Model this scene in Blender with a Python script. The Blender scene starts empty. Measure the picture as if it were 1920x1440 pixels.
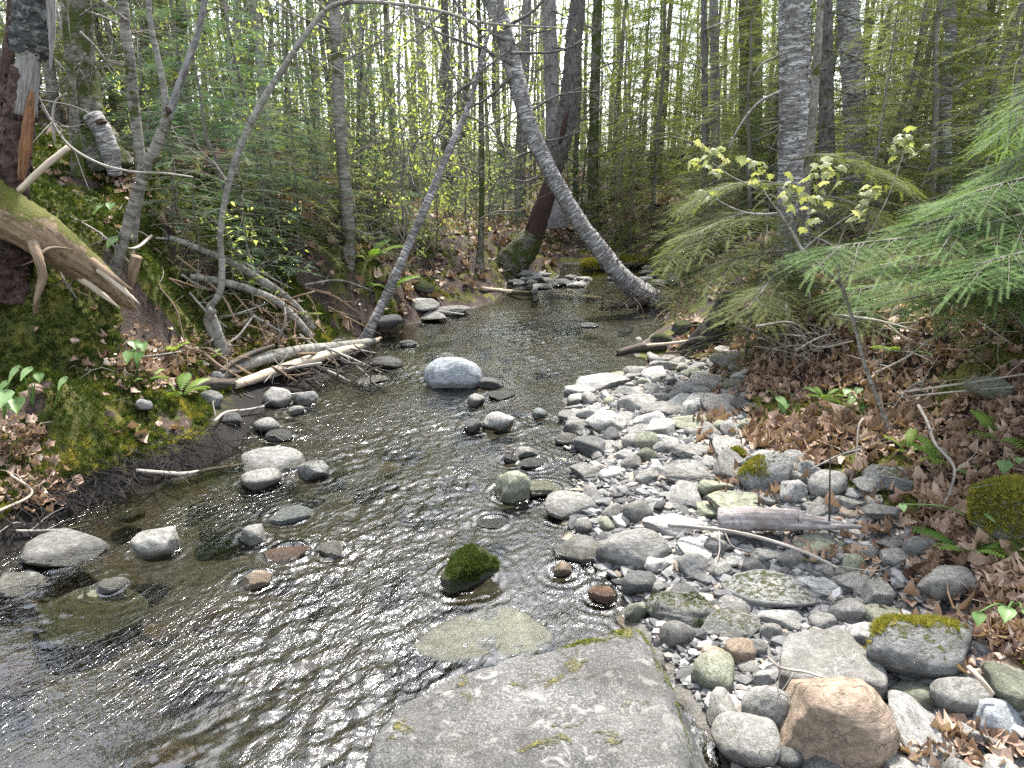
import bpy, math, random
import numpy as np
from mathutils import Vector, Matrix, noise as mnoise

random.seed(7)
RNG = np.random.RandomState(7)
scene = bpy.context.scene
COL = scene.collection
R = math.radians

# ------------------------------------------------------------------ camera, world, sun, exposure
CAM_H, PITCH, FPX = 1.55, R(16.5), 1387.0
cam_data = bpy.data.cameras.new("camera")
cam_data.sensor_width = 36.0
cam_data.lens = FPX / 1920 * 36
cam_data.clip_start, cam_data.clip_end = 0.05, 500
cam = bpy.data.objects.new("camera", cam_data)
COL.objects.link(cam)
cam.location = (0, 0, CAM_H)
cam.rotation_euler = (math.pi / 2 - PITCH, 0, 0)
scene.camera = cam

SUN_EL, SUN_AZ = R(60), R(12)          # azimuth from +Y towards +X
world = bpy.data.worlds.new("World")
scene.world = world
world.use_nodes = True
wn = world.node_tree
bg = wn.nodes["Background"]
sky = wn.nodes.new("ShaderNodeTexSky")
sky.sky_type = 'NISHITA'
sky.sun_disc = False
sky.sun_elevation = SUN_EL
sky.sun_rotation = SUN_AZ
sky.air_density = 1.0
sky.dust_density = 1.5
sky.ozone_density = 1.0
hs = wn.nodes.new("ShaderNodeHueSaturation")
hs.inputs['Saturation'].default_value = 0.42
wn.links.new(sky.outputs[0], hs.inputs['Color'])
wn.links.new(hs.outputs[0], bg.inputs[0])
bg.inputs[1].default_value = 0.13

sd = bpy.data.lights.new("sun", 'SUN')
sd.energy = 2.6
sd.angle = R(6)
sd.color = (1.0, 0.95, 0.88)
sun = bpy.data.objects.new("sun", sd)
COL.objects.link(sun)
sdir = Vector((math.sin(SUN_AZ) * math.cos(SUN_EL), math.cos(SUN_AZ) * math.cos(SUN_EL), math.sin(SUN_EL)))
sun.rotation_euler = sdir.to_track_quat('Z', 'Y').to_euler()
sun.location = (0, 0, 30)

scene.view_settings.view_transform = 'Standard'
scene.view_settings.look = 'None'
scene.view_settings.gamma = 1
scene.view_settings.exposure = 2.72
scene.cycles.use_denoising = False
scene.cycles.max_bounces = 6
scene.cycles.diffuse_bounces = 3
scene.cycles.glossy_bounces = 3
scene.cycles.transparent_max_bounces = 12
scene.cycles.caustics_reflective = False
scene.cycles.caustics_refractive = False
scene.cycles.sample_clamp_indirect = 6

# ------------------------------------------------------------------ picture ray -> world helpers
CP_, SP_ = math.cos(PITCH), math.sin(PITCH)
CAMP = np.array([0, 0, CAM_H])


def ray(px, py):
    a, b = (px - 960) / FPX, (720 - py) / FPX
    return np.array([a, CP_ + b * SP_, -SP_ + b * CP_])


def P(px, py, Y):
    """point seen at a pixel, at world depth Y"""
    d = ray(px, py)
    return CAMP + d * (Y / d[1])


def G(px, py, z=0.0):
    """point seen at a pixel, at world height z"""
    d = ray(px, py)
    return CAMP + d * ((z - CAM_H) / d[2])


def mpp(p):
    """metres per photo pixel at a point"""
    d = np.asarray(p) - CAMP
    return (d[1] * CP_ - d[2] * SP_) / FPX


# ------------------------------------------------------------------ mesh builder
class MB:
    def __init__(self):
        self.v, self.q, self.t, self.tc, self.ti, self.n = [], [], [], [], [], 0

    def add(self, v, quads=None, tris=None, tc=None, tint=0.5):
        v = np.asarray(v, float).reshape(-1, 3)
        m = len(v)
        if quads is not None and len(quads):
            self.q.append(np.asarray(quads, np.int64) + self.n)
        if tris is not None and len(tris):
            self.t.append(np.asarray(tris, np.int64) + self.n)
        self.v.append(v)
        self.tc.append(v if tc is None else np.asarray(tc, float))
        self.ti.append(np.broadcast_to(np.asarray(tint, float), (m,)))
        self.n += m

    def mesh(self, name, mat, smooth=True, origin=None):
        me = bpy.data.meshes.new(name)
        v = np.concatenate(self.v)
        if origin is not None:
            v = v - np.asarray(origin)
        q = np.concatenate(self.q) if self.q else np.zeros((0, 4), np.int64)
        t = np.concatenate(self.t) if self.t else np.zeros((0, 3), np.int64)
        me.vertices.add(len(v))
        me.vertices.foreach_set("co", v.ravel().astype(np.float32))
        nl = q.size + t.size
        me.loops.add(nl)
        me.loops.foreach_set("vertex_index", np.concatenate([q.ravel(), t.ravel()]).astype(np.int32))
        me.polygons.add(len(q) + len(t))
        ls = np.concatenate([np.arange(len(q)) * 4, q.size + np.arange(len(t)) * 3]).astype(np.int32)
        me.polygons.foreach_set("loop_start", ls)
        me.polygons.foreach_set("use_smooth", np.full(len(ls), smooth, bool))
        a = me.attributes.new("tc", 'FLOAT_VECTOR', 'POINT')
        a.data.foreach_set("vector", np.concatenate(self.tc).ravel().astype(np.float32))
        a = me.attributes.new("tint", 'FLOAT', 'POINT')
        a.data.foreach_set("value", np.concatenate(self.ti).astype(np.float32))
        me.update(calc_edges=True)
        me.validate()
        if mat is not None:
            me.materials.append(mat)
        return me

    def build(self, name, mat, parent=None, smooth=True, origin=None):
        if parent is not None and origin is None:
            origin = np.array(parent.location)
        o = bpy.data.objects.new(name, self.mesh(name, mat, smooth, origin))
        COL.objects.link(o)
        if parent is not None:
            o.parent = parent
        elif origin is not None:
            o.location = origin
        return o


def tag(o, label=None, cat=None, group=None, kind=None):
    if label: o["label"] = label
    if cat: o["category"] = cat
    if group: o["group"] = group
    if kind: o["kind"] = kind
    return o


def thing(name, label, cat, loc=(0, 0, 0), group=None):
    o = bpy.data.objects.new(name, None)
    o.empty_display_size = 0.1
    COL.objects.link(o)
    o.location = tuple(loc)
    return tag(o, label, cat, group)


def copy_tree(o, parent=None):
    c = o.copy()
    COL.objects.link(c)
    if parent is not None:
        c.parent = parent
    for ch in o.children:
        copy_tree(ch, c)
    return c


def unit(a):
    a = np.asarray(a, float)
    return a / np.maximum(np.linalg.norm(a, axis=-1, keepdims=True), 1e-9)


def spline(pts, n):
    """Catmull-Rom resample to n points"""
    pts = np.asarray(pts, float)
    m = len(pts)
    if m == 2:
        t = np.linspace(0, 1, n)[:, None]
        return pts[0] * (1 - t) + pts[1] * t
    e = np.vstack([2 * pts[0] - pts[1], pts, 2 * pts[-1] - pts[-2]])
    u = np.linspace(0, m - 1 - 1e-6, n)
    i = u.astype(int)
    t = (u - i)[:, None]
    p0, p1, p2, p3 = e[i], e[i + 1], e[i + 2], e[i + 3]
    return 0.5 * ((2 * p1) + (-p0 + p2) * t + (2 * p0 - 5 * p1 + 4 * p2 - p3) * t ** 2 + (-p0 + 3 * p1 - 3 * p2 + p3) * t ** 3)


def tube(mb, pts, rad, k=8, n=None, lump=0.0, tint=0.5, cap=True, seed=0):
    pts = np.asarray(pts, float)
    rad = np.asarray(rad, float)
    if rad.ndim == 0:
        rad = np.full(len(pts), float(rad))
    if n:
        t0 = np.linspace(0, 1, len(rad))
        t1 = np.linspace(0, 1, n)
        pts = spline(pts, n)
        rad = np.interp(t1, t0, rad)
    m = len(pts)
    T = np.gradient(pts, axis=0)
    T = unit(T)
    up = np.array([1.0, 0.13, 0.2]) if abs(T[0][0]) < 0.8 else np.array([0.1, 0.2, 1.0])
    N = np.zeros_like(T)
    c = up - T[0] * up.dot(T[0])
    N[0] = c / np.linalg.norm(c)
    for i in range(1, m):
        c = N[i - 1] - T[i] * N[i - 1].dot(T[i])
        N[i] = c / max(np.linalg.norm(c), 1e-9)
    B = np.cross(T, N)
    th = np.arange(k) * 2 * math.pi / k
    cs, sn = np.cos(th), np.sin(th)
    L = np.concatenate([[0], np.cumsum(np.linalg.norm(np.diff(pts, axis=0), axis=1))])
    rr = np.repeat(rad[:, None], k, 1)
    if lump:
        rs = np.random.RandomState(seed + 11)
        ph = rs.rand(4) * 6.28
        f = rs.uniform(2, 9, 4)
        rr = rr * (1 + lump * (np.sin(2 * th[None] + ph[0] + L[:, None] * f[0] * 1.1) * .4
                               + np.sin(3 * th[None] + ph[1] - L[:, None] * f[1]) * .3
                               + np.sin(5 * th[None] + ph[3] + L[:, None] * f[3] * 2.3) * .2
                               + rs.randn(m, k) * .35))
    V = pts[:, None] + rr[..., None] * (cs[None, :, None] * N[:, None] + sn[None, :, None] * B[:, None])
    tc = np.stack([rr * cs, rr * sn, np.repeat(L[:, None], k, 1)], -1) + np.array([seed * 3.7 % 17, seed * 1.9 % 13, seed * 0.77 % 11])
    i = np.arange(m - 1)[:, None] * k
    j = np.arange(k)[None]
    j2 = (j + 1) % k
    q = np.stack([i + j, i + j2, i + k + j2, i + k + j], -1).reshape(-1, 4)
    V = V.reshape(-1, 3)
    tc = tc.reshape(-1, 3)
    tr = None
    if cap:
        V = np.vstack([V, pts[:1], pts[-1:]])
        tc = np.vstack([tc, tc[:1], tc[-1:]])
        a = m * k
        jj = np.arange(k)
        tr = np.vstack([np.stack([np.full(k, a), (jj + 1) % k, jj], -1),
                        np.stack([np.full(k, a + 1), (m - 1) * k + jj, (m - 1) * k + (jj + 1) % k], -1)])
    mb.add(V, q, tr, tc, tint)
    return pts, rad


def inst(mb, T, pos, X, Y, Z, s, tint=0.5):
    """copies of a template T=(verts, quads, tris) into one mesh"""
    tv, tq, tt = T
    pos = np.asarray(pos, float)
    N = len(pos)
    if N == 0:
        return
    s = np.broadcast_to(np.asarray(s, float), (N,)) if np.ndim(s) < 2 else np.asarray(s)
    if s.ndim == 1:
        s = np.repeat(s[:, None], 3, 1)
    V = (pos[:, None] + (tv[None, :, 0:1] * s[:, None, 0:1]) * X[:, None] + (tv[None, :, 1:2] * s[:, None, 1:2]) * Y[:, None]
         + (tv[None, :, 2:3] * s[:, None, 2:3]) * Z[:, None])
    nv = len(tv)
    off = (np.arange(N) * nv)[:, None, None]
    q = (np.asarray(tq)[None] + off).reshape(-1, 4) if tq is not None and len(tq) else None
    t = (np.asarray(tt)[None] + off).reshape(-1, 3) if tt is not None and len(tt) else None
    tint = np.repeat(np.broadcast_to(np.asarray(tint, float), (N,)), nv)
    tc = np.tile(tv, (N, 1)) + np.repeat(np.arange(N) % 97, nv)[:, None] * 1.7
    mb.add(V.reshape(-1, 3), q, t, tc, tint)


def axes(d, up=(0, 0, 1), roll=None):
    """X along d, Z near up"""
    X = unit(d)
    up = np.broadcast_to(np.asarray(up, float), X.shape)
    Yv = np.cross(up, X)
    bad = np.linalg.norm(Yv, axis=1) < 1e-3
    Yv[bad] = np.cross(np.array([0.3, 1, 0]), X[bad])
    Yv = unit(Yv)
    Z = np.cross(X, Yv)
    if roll is not None:
        c, s_ = np.cos(roll)[:, None], np.sin(roll)[:, None]
        Yv, Z = Yv * c + Z * s_, Z * c - Yv * s_
    return X, Yv, Z


# ------------------------------------------------------------------ node helpers
class NT:
    def __init__(self, name):
        self.m = bpy.data.materials.new(name)
        self.m.use_nodes = True
        self.t = self.m.node_tree
        for n in list(self.t.nodes):
            self.t.nodes.remove(n)
        self.out = self.t.nodes.new("ShaderNodeOutputMaterial")

    def n(self, ty, **kw):
        nd = self.t.nodes.new(ty)
        for k, v in kw.items():
            setattr(nd, k, v)
        return nd

    def link(self, a, b):
        self.t.links.new(a, b)

    def setin(self, nd, key, val):
        if isinstance(val, bpy.types.NodeSocket):
            self.link(val, nd.inputs[key])
        else:
            if isinstance(val, (tuple, list)) and len(val) == 3 and nd.inputs[key].type == 'RGBA':
                val = (*val, 1)
            nd.inputs[key].default_value = val

    def coord(self, which='Object'):
        return self.n("ShaderNodeTexCoord").outputs[which]

    def attr(self, name, out='Fac'):
        return self.n("ShaderNodeAttribute", attribute_name=name).outputs[out]

    def pos(self):
        return self.n("ShaderNodeNewGeometry").outputs['Position']

    def normal(self):
        return self.n("ShaderNodeNewGeometry").outputs['Normal']

    def rnd(self):
        return self.n("ShaderNodeObjectInfo").outputs['Random']

    def map(self, vec, scale=(1, 1, 1), loc=(0, 0, 0), rot=(0, 0, 0)):
        m = self.n("ShaderNodeMapping")
        self.link(vec, m.inputs[0])
        m.inputs['Scale'].default_value = scale
        self.setin(m, 'Location', loc)
        m.inputs['Rotation'].default_value = rot
        return m.outputs[0]

    def noise(self, vec, scale, detail=4, rough=0.55, dist=0.0, out='Fac'):
        nd = self.n("ShaderNodeTexNoise")
        self.link(vec, nd.inputs['Vector'])
        nd.inputs['Scale'].default_value = scale
        nd.inputs['Detail'].default_value = detail
        nd.inputs['Roughness'].default_value = rough
        nd.inputs['Distortion'].default_value = dist
        return nd.outputs[out]

    def voro(self, vec, scale, feature='F1', out='Distance', rand=1.0):
        nd = self.n("ShaderNodeTexVoronoi", feature=feature)
        self.link(vec, nd.inputs['Vector'])
        nd.inputs['Scale'].default_value = scale
        nd.inputs['Randomness'].default_value = rand
        return nd.outputs[out]

    def ramp(self, fac, stops, interp='LINEAR'):
        r = self.n("ShaderNodeValToRGB")
        self.setin(r, 0, fac)
        cr = r.color_ramp
        cr.interpolation = interp
        while len(cr.elements) < len(stops):
            cr.elements.new(0.5)
        for e, (p, c) in zip(cr.elements, stops):
            e.position = p
            e.color = (*c, 1) if isinstance(c, (tuple, list)) else (c, c, c, 1)
        return r.outputs[0]

    def mix(self, fac, a, b, mode='MIX'):
        m = self.n("ShaderNodeMix", data_type='RGBA', blend_type=mode)
        self.setin(m, 0, fac)
        self.setin(m, 6, a)
        self.setin(m, 7, b)
        return m.outputs[2]

    def math(self, op, a, b=None, c=None, clamp=False):
        m = self.n("ShaderNodeMath", operation=op, use_clamp=clamp)
        self.setin(m, 0, a)
        if b is not None: self.setin(m, 1, b)
        if c is not None: self.setin(m, 2, c)
        return m.outputs[0]

    def sep(self, v):
        s = self.n("ShaderNodeSeparateXYZ")
        self.link(v, s.inputs[0])
        return s.outputs

    def smooth(self, v, a, b):
        m = self.n("ShaderNodeMapRange", interpolation_type='SMOOTHSTEP')
        self.setin(m, 0, v)
        m.inputs[1].default_value = a
        m.inputs[2].default_value = b
        return m.outputs[0]

    def bump(self, h, strength=0.5, dist=0.01, normal=None):
        b = self.n("ShaderNodeBump")
        self.setin(b, 'Height', h)
        b.inputs['Strength'].default_value = strength
        b.inputs['Distance'].default_value = dist
        if normal is not None:
            self.link(normal, b.inputs['Normal'])
        return b.outputs[0]

    def bsdf(self, col, rough=0.8, normal=None, spec=0.3):
        b = self.n("ShaderNodeBsdfPrincipled")
        self.setin(b, 'Base Color', col)
        self.setin(b, 'Roughness', rough)
        self.setin(b, 'Specular IOR Level', spec)
        if normal is not None:
            self.link(normal, b.inputs['Normal'])
        return b.outputs[0]

    def finish(self, sh):
        self.link(sh, self.out.inputs[0])
        return self.m

    def leafy(self, col, trans=0.35, tcol=None, rough=0.5, spec=0.25, normal=None):
        b = self.bsdf(col, rough, normal, spec)
        t = self.n("ShaderNodeBsdfTranslucent")
        self.setin(t, 0, tcol if tcol is not None else col)
        m = self.n("ShaderNodeMixShader")
        m.inputs[0].default_value = trans
        self.link(b, m.inputs[1])
        self.link(t.outputs[0], m.inputs[2])
        return self.finish(m.outputs[0])


def rock_mat(name, lo, hi, moss=0.0, lichen=0.3, mosscol=((.03, .042, .008), (.15, .14, .025)), speck=0.5, crack=.8):
    k = NT(name)
    co = k.coord('Object')
    rnd = k.rnd()
    off = k.math('MULTIPLY', rnd, 37.0)
    cb = k.n("ShaderNodeCombineXYZ")
    k.link(off, cb.inputs[0]); k.link(off, cb.inputs[1])
    co = k.map(co, loc=cb.outputs[0])
    big = k.noise(co, 4.0, 5, .6, .6)
    fine = k.noise(co, 60, 6, .75)
    grain = k.noise(co, 220, 2, .6)
    c = k.mix(k.ramp(big, [(.3, 0.0), (.7, 1.0)]), lo, hi)
    c = k.mix(k.ramp(fine, [(.38, 0.0), (.62, 1.0)]), k.mix(.55, c, (0.02, 0.02, 0.02), 'MIX'), c)
    c = k.mix(k.math('MULTIPLY', k.ramp(grain, [(.5, 0.0), (.62, 1.0)]), speck), c, tuple(min(1, h * 1.7) for h in hi))
    # foliation bands
    band = k.noise(k.map(co, (3, 3, 34), rot=(.5, .3, 0)), 1.0, 4, .6, .4)
    c = k.mix(k.math('MULTIPLY', k.ramp(band, [(.42, 0.0), (.6, 1.0)]), .45), c, tuple(h * .5 for h in lo))
    # lichen patches
    li = k.noise(co, 17, 5, .7, .8)
    lf = k.math('MULTIPLY', k.ramp(li, [(.56, 0.0), (.63, 1.0)]), lichen)
    c = k.mix(lf, c, tuple(min(.42, 1.75 * h) for h in hi))
    pt = k.noise(co, 2.6, 5, .7, 1.2)
    c = k.mix(k.ramp(pt, [(.42, .75), (.56, 0.0)]), c, k.mix(1.0, c, (.5, .49, .45), 'MULTIPLY'))
    crk = k.voro(k.mix(.12, co, k.noise(co, 6, 4, .6, out='Color')), 3.2, 'DISTANCE_TO_EDGE')
    crf = k.math('MULTIPLY', k.ramp(crk, [(.0, 1.0), (.018, 0.0)]), k.ramp(k.noise(co, 2.2, 2), [(.5, 0.0), (.6, crack)]))
    c = k.mix(crf, c, (.015, .014, .012))
    # per stone value
    val = k.math('MULTIPLY_ADD', rnd, 0.75, 0.75)
    c = k.mix(1.0, c, val, 'MULTIPLY')
    # wet up to just above the water
    z = k.sep(k.pos())[2]
    wn_ = k.noise(k.pos(), 14, 3)
    zz = k.math('MULTIPLY_ADD', wn_, -.05, z)
    wet = k.math('SUBTRACT', 1.0, k.smooth(zz, .0, .028))
    c = k.mix(wet, c, k.mix(1.0, c, (.42, .42, .38), 'MULTIPLY'))
    rough = k.math('MULTIPLY_ADD', wet, -.5, .82)
    bh = k.math('ADD', k.math('MULTIPLY', fine, .6), k.math('MULTIPLY', k.noise(co, 14, 6, .65, .4), 1.3))
    bh = k.math('ADD', bh, k.math('MULTIPLY', band, .5))
    bh = k.math('ADD', bh, k.math('MULTIPLY', crf, -1.2))
    if moss > 0:
        nz = k.sep(k.normal())[2]
        mn = k.noise(co, 7, 6, .7, .5)
        mv = k.math('ADD', k.math('MULTIPLY', nz, .45), mn)
        mf = k.smooth(mv, 1.12 - moss * .5, 1.2 - moss * .5)
        mc = k.mix(k.noise(co, 45, 5, .7), *mosscol)
        mc = k.mix(k.ramp(k.noise(co, 160, 3), [(.35, 0.0), (.6, 1.0)]), (.008, .01, .002), mc)
        c = k.mix(mf, c, mc)
        rough = k.math('MAXIMUM', rough, mf)
        bh = k.math('ADD', bh, k.math('MULTIPLY', mf, k.math('MULTIPLY_ADD', k.noise(co, 150, 3), 1.5, .6)))
    nrm = k.bump(bh, .75, .012)
    return k.finish(k.bsdf(c, rough, nrm, .35))


def bark_mat(name, dark, mid, pale, sx=25, sz=90, palefac=.5, moss=0.0, mosscol=(.06, .075, .015), bump=.8):
    """sx: frequency around the trunk, sz: along it"""
    k = NT(name)
    tc = k.attr('tc', 'Vector')
    v = k.map(tc, (sx, sx, sz))
    fl = k.noise(v, 1.0, 5, .65, .5)
    c = k.mix(k.ramp(fl, [(.36, 0.0), (.52, 1.0)]), dark, mid)
    pf = k.noise(k.map(tc, (sx * .8, sx * .8, sz * .9), loc=(5, 3, 1)), 1.0, 4, .7, .3)
    c = k.mix(k.math('MULTIPLY', k.ramp(pf, [(.52, 0.0), (.6, 1.0)]), palefac), c, pale)
    big = k.noise(tc, 5, 4, .6)
    c = k.mix(k.ramp(big, [(.35, .6), (.6, 0.0)]), c, k.mix(1.0, c, (.45, .45, .42), 'MULTIPLY'))
    if moss:
        mn = k.noise(tc, 6, 6, .75, .4)
        mf = k.ramp(mn, [(.62 - moss * .3, 0.0), (.68 - moss * .3, 1.0)])
        c = k.mix(mf, c, k.mix(k.noise(tc, 90, 4), (.015, .018, .004), mosscol))
    h = k.math('ADD', fl, k.math('MULTIPLY', k.noise(tc, 120, 4, .7), .4))
    return k.finish(k.bsdf(c, .85, k.bump(h, bump, .012), .2))


def wood_mat(name, dark, light, sx=60, sz=5, moss=0.0, stain=None):
    k = NT(name)
    tc = k.attr('tc', 'Vector')
    v = k.map(tc, (sx, sx, sz))
    f = k.noise(v, 1.0, 6, .65, .3)
    c = k.mix(k.ramp(f, [(.32, 0.0), (.66, 1.0)]), dark, light)
    if stain:
        c = k.mix(k.ramp(k.noise(tc, 9, 4, .6), [(.45, 0.0), (.6, .8)]), c, stain)
    h = f
    if moss:
        nz = k.sep(k.normal())[2]
        mv = k.math('ADD', k.math('MULTIPLY', nz, .4), k.noise(tc, 11, 6, .75))
        mf = k.smooth(mv, 1.0 - moss * .5, 1.1 - moss * .5)
        mc = k.mix(k.noise(tc, 60, 5, .7), (.015, .02, .003), (.12, .12, .02))
        c = k.mix(mf, c, mc)
        h = k.math('ADD', f, k.math('MULTIPLY', mf, k.noise(tc, 140, 3)))
    return k.finish(k.bsdf(c, .8, k.bump(h, .7, .01), .2))


def leaf_mat(name, stops, trans=.4, rough=.5, spec=.25):
    k = NT(name)
    ti = k.attr('tint')
    c = k.ramp(ti, stops)
    tc = k.attr('tc', 'Vector')
    n_ = k.noise(tc, 3.0, 3)
    c = k.mix(k.ramp(n_, [(.35, .35), (.6, 0.0)]), c, k.mix(1.0, c, (.5, .5, .5), 'MULTIPLY'))
    return k.leafy(c, trans, k.mix(1.0, c, (1.5, 1.5, .8), 'MULTIPLY'), rough, spec)


M = {}
M['rock'] = rock_mat('rock_grey', (.13, .126, .114), (.28, .272, .248))
M['rock_pale'] = rock_mat('rock_pale', (.2, .197, .185), (.38, .375, .35), lichen=.2)
M['rock_blue'] = rock_mat('rock_blue', (.19, .21, .222), (.35, .375, .385), lichen=.2, speck=.3)
M['rock_dark'] = rock_mat('rock_dark', (.045, .045, .045), (.11, .11, .105), lichen=.1)
M['rock_tan'] = rock_mat('rock_tan', (.27, .195, .135), (.44, .34, .25), lichen=.12)
M['rock_red'] = rock_mat('rock_red', (.12, .065, .04), (.25, .15, .10), lichen=.1)
M['rock_olive'] = rock_mat('rock_olive', (.12, .125, .085), (.25, .26, .19), lichen=.3)
M['rock_moss'] = rock_mat('rock_mossy', (.13, .13, .12), (.27, .27, .25), moss=.40, mosscol=((.05, .055, .02), (.14, .14, .05)))
M['rock_mosstop'] = rock_mat('rock_moss_top', (.13, .13, .125), (.28, .28, .27), moss=.42)
M['rock_fullmoss'] = rock_mat('rock_moss_covered', (.06, .06, .05), (.12, .12, .1), moss=1.1, mosscol=((.015, .025, .004), (.07, .085, .012)))
M['rock_yellowmoss'] = rock_mat('rock_yellow_moss', (.1, .1, .09), (.2, .2, .18), moss=.95, mosscol=((.06, .07, .008), (.24, .22, .03)))
M['boulder'] = rock_mat('rock_boulder', (.033, .033, .031), (.092, .09, .084), moss=.22, lichen=.8, speck=.8, crack=.12, mosscol=((.06, .055, .012), (.17, .15, .04)))

M['birch'] = bark_mat('bark_birch', (.04, .037, .035), (.17, .16, .15), (.50, .49, .47), 11, 75, .85, bump=1.0)
M['birch_smooth'] = bark_mat('bark_birch_smooth', (.06, .052, .045), (.17, .155, .135), (.34, .32, .28), 9, 45, .5, moss=.25)
M['bark_grey'] = bark_mat('bark_grey', (.075, .071, .068), (.2, .19, .183), (.32, .31, .30), 40, 12, .4)
M['bark_dark'] = bark_mat('bark_dark', (.03, .028, .025), (.105, .097, .088), (.22, .21, .195), 45, 16, .3, moss=.12)
M['bark_spruce'] = bark_mat('bark_spruce', (.055, .05, .042), (.16, .145, .122), (.29, .275, .24), 40, 45, .4, moss=.2)
M['bark_mossy'] = bark_mat('bark_mossy', (.04, .038, .03), (.13, .12, .095), (.30, .29, .25), 18, 40, .5, moss=.55)
M['bark_pale'] = bark_mat('bark_pale', (.09, .085, .07), (.2, .19, .165), (.36, .35, .32), 12, 40, .5)
M['bark_twig'] = bark_mat('bark_twig', (.065, .058, .047), (.17, .152, .125), (.30, .28, .24), 20, 30, .4)
M['bark_snag'] = bark_mat('bark_snag', (.012, .008, .008), (.06, .036, .03), (.2, .15, .13), 35, 30, .3, bump=1.0)
M['bark_curl'] = bark_mat('bark_collar', (.01, .01, .01), (.05, .05, .05), (.3, .3, .29), 25, 35, .45, bump=1.0)
M['wood_grey'] = wood_mat('wood_grey', (.06, .055, .05), (.24, .23, .215), 90, 5)
M['wood_orange'] = wood_mat('wood_orange', (.05, .022, .012), (.22, .11, .055), 110, 6)
M['wood_red'] = wood_mat('wood_red', (.014, .009, .007), (.06, .034, .027))
M['wood_black'] = wood_mat('wood_black', (.006, .005, .005), (.035, .03, .027))
M['wood_pale'] = wood_mat('wood_pale', (.22, .18, .13), (.45, .38, .29))
M['wood_mossy'] = wood_mat('wood_mossy', (.06, .04, .024), (.23, .165, .105), moss=.82)
M['wood_brown'] = wood_mat('wood_brown', (.08, .055, .035), (.25, .18, .12), moss=.3)
M['wood_drift'] = wood_mat('wood_drift', (.10, .085, .08), (.33, .30, .285), 70, 4, stain=(.13, .11, .1))
M['wood_dark'] = wood_mat('wood_dark', (.02, .016, .013), (.08, .065, .05))
M['stick'] = wood_mat('stick_grey', (.12, .105, .09), (.34, .31, .27))

M['needle_dark'] = leaf_mat('needles_olive', [(0, (.036, .047, .015)), (.5, (.095, .118, .038)), (1, (.19, .22, .075))], .45, .6, .08)
M['needle_fir'] = leaf_mat('needles_fir', [(0, (.025, .05, .028)), (.5, (.07, .13, .075)), (1, (.16, .25, .14))], .35, .6, .08)
M['needle_hemlock'] = leaf_mat('needles_hemlock', [(0, (.03, .055, .012)), (.45, (.075, .13, .042)), (1, (.16, .25, .09))], .4, .6, .06)
M['leaf_spring'] = leaf_mat('leaves_spring', [(0, (.13, .17, .04)), (.5, (.25, .30, .09)), (1, (.40, .44, .18))], .5, .5, .12)
M['leaf_maple'] = leaf_mat('leaves_maple', [(0, (.13, .145, .05)), (.5, (.22, .235, .11)), (1, (.34, .34, .22))], .35, .5, .2)
M['leaf_broad'] = leaf_mat('leaves_broad', [(0, (.08, .15, .045)), (.5, (.14, .23, .08)), (1, (.23, .33, .15))], .45, .4)
M['fern'] = leaf_mat('fern_green', [(0, (.06, .12, .02)), (.5, (.13, .21, .04)), (1, (.25, .32, .08))], .45, .5)
M['litter'] = leaf_mat('leaves_dead', [(0, (.05, .028, .019)), (.3, (.15, .092, .062)), (.6, (.27, .18, .125)), (.85, (.39, .285, .215)), (1, (.50, .41, .33))], .12, .55, .3)
M['moss'] = leaf_mat('moss_green', [(0, (.012, .02, .004)), (.5, (.055, .08, .014)), (.75, (.13, .135, .022)), (1, (.27, .23, .045))], .25, .7, .1)
M['gravel'] = None

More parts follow.
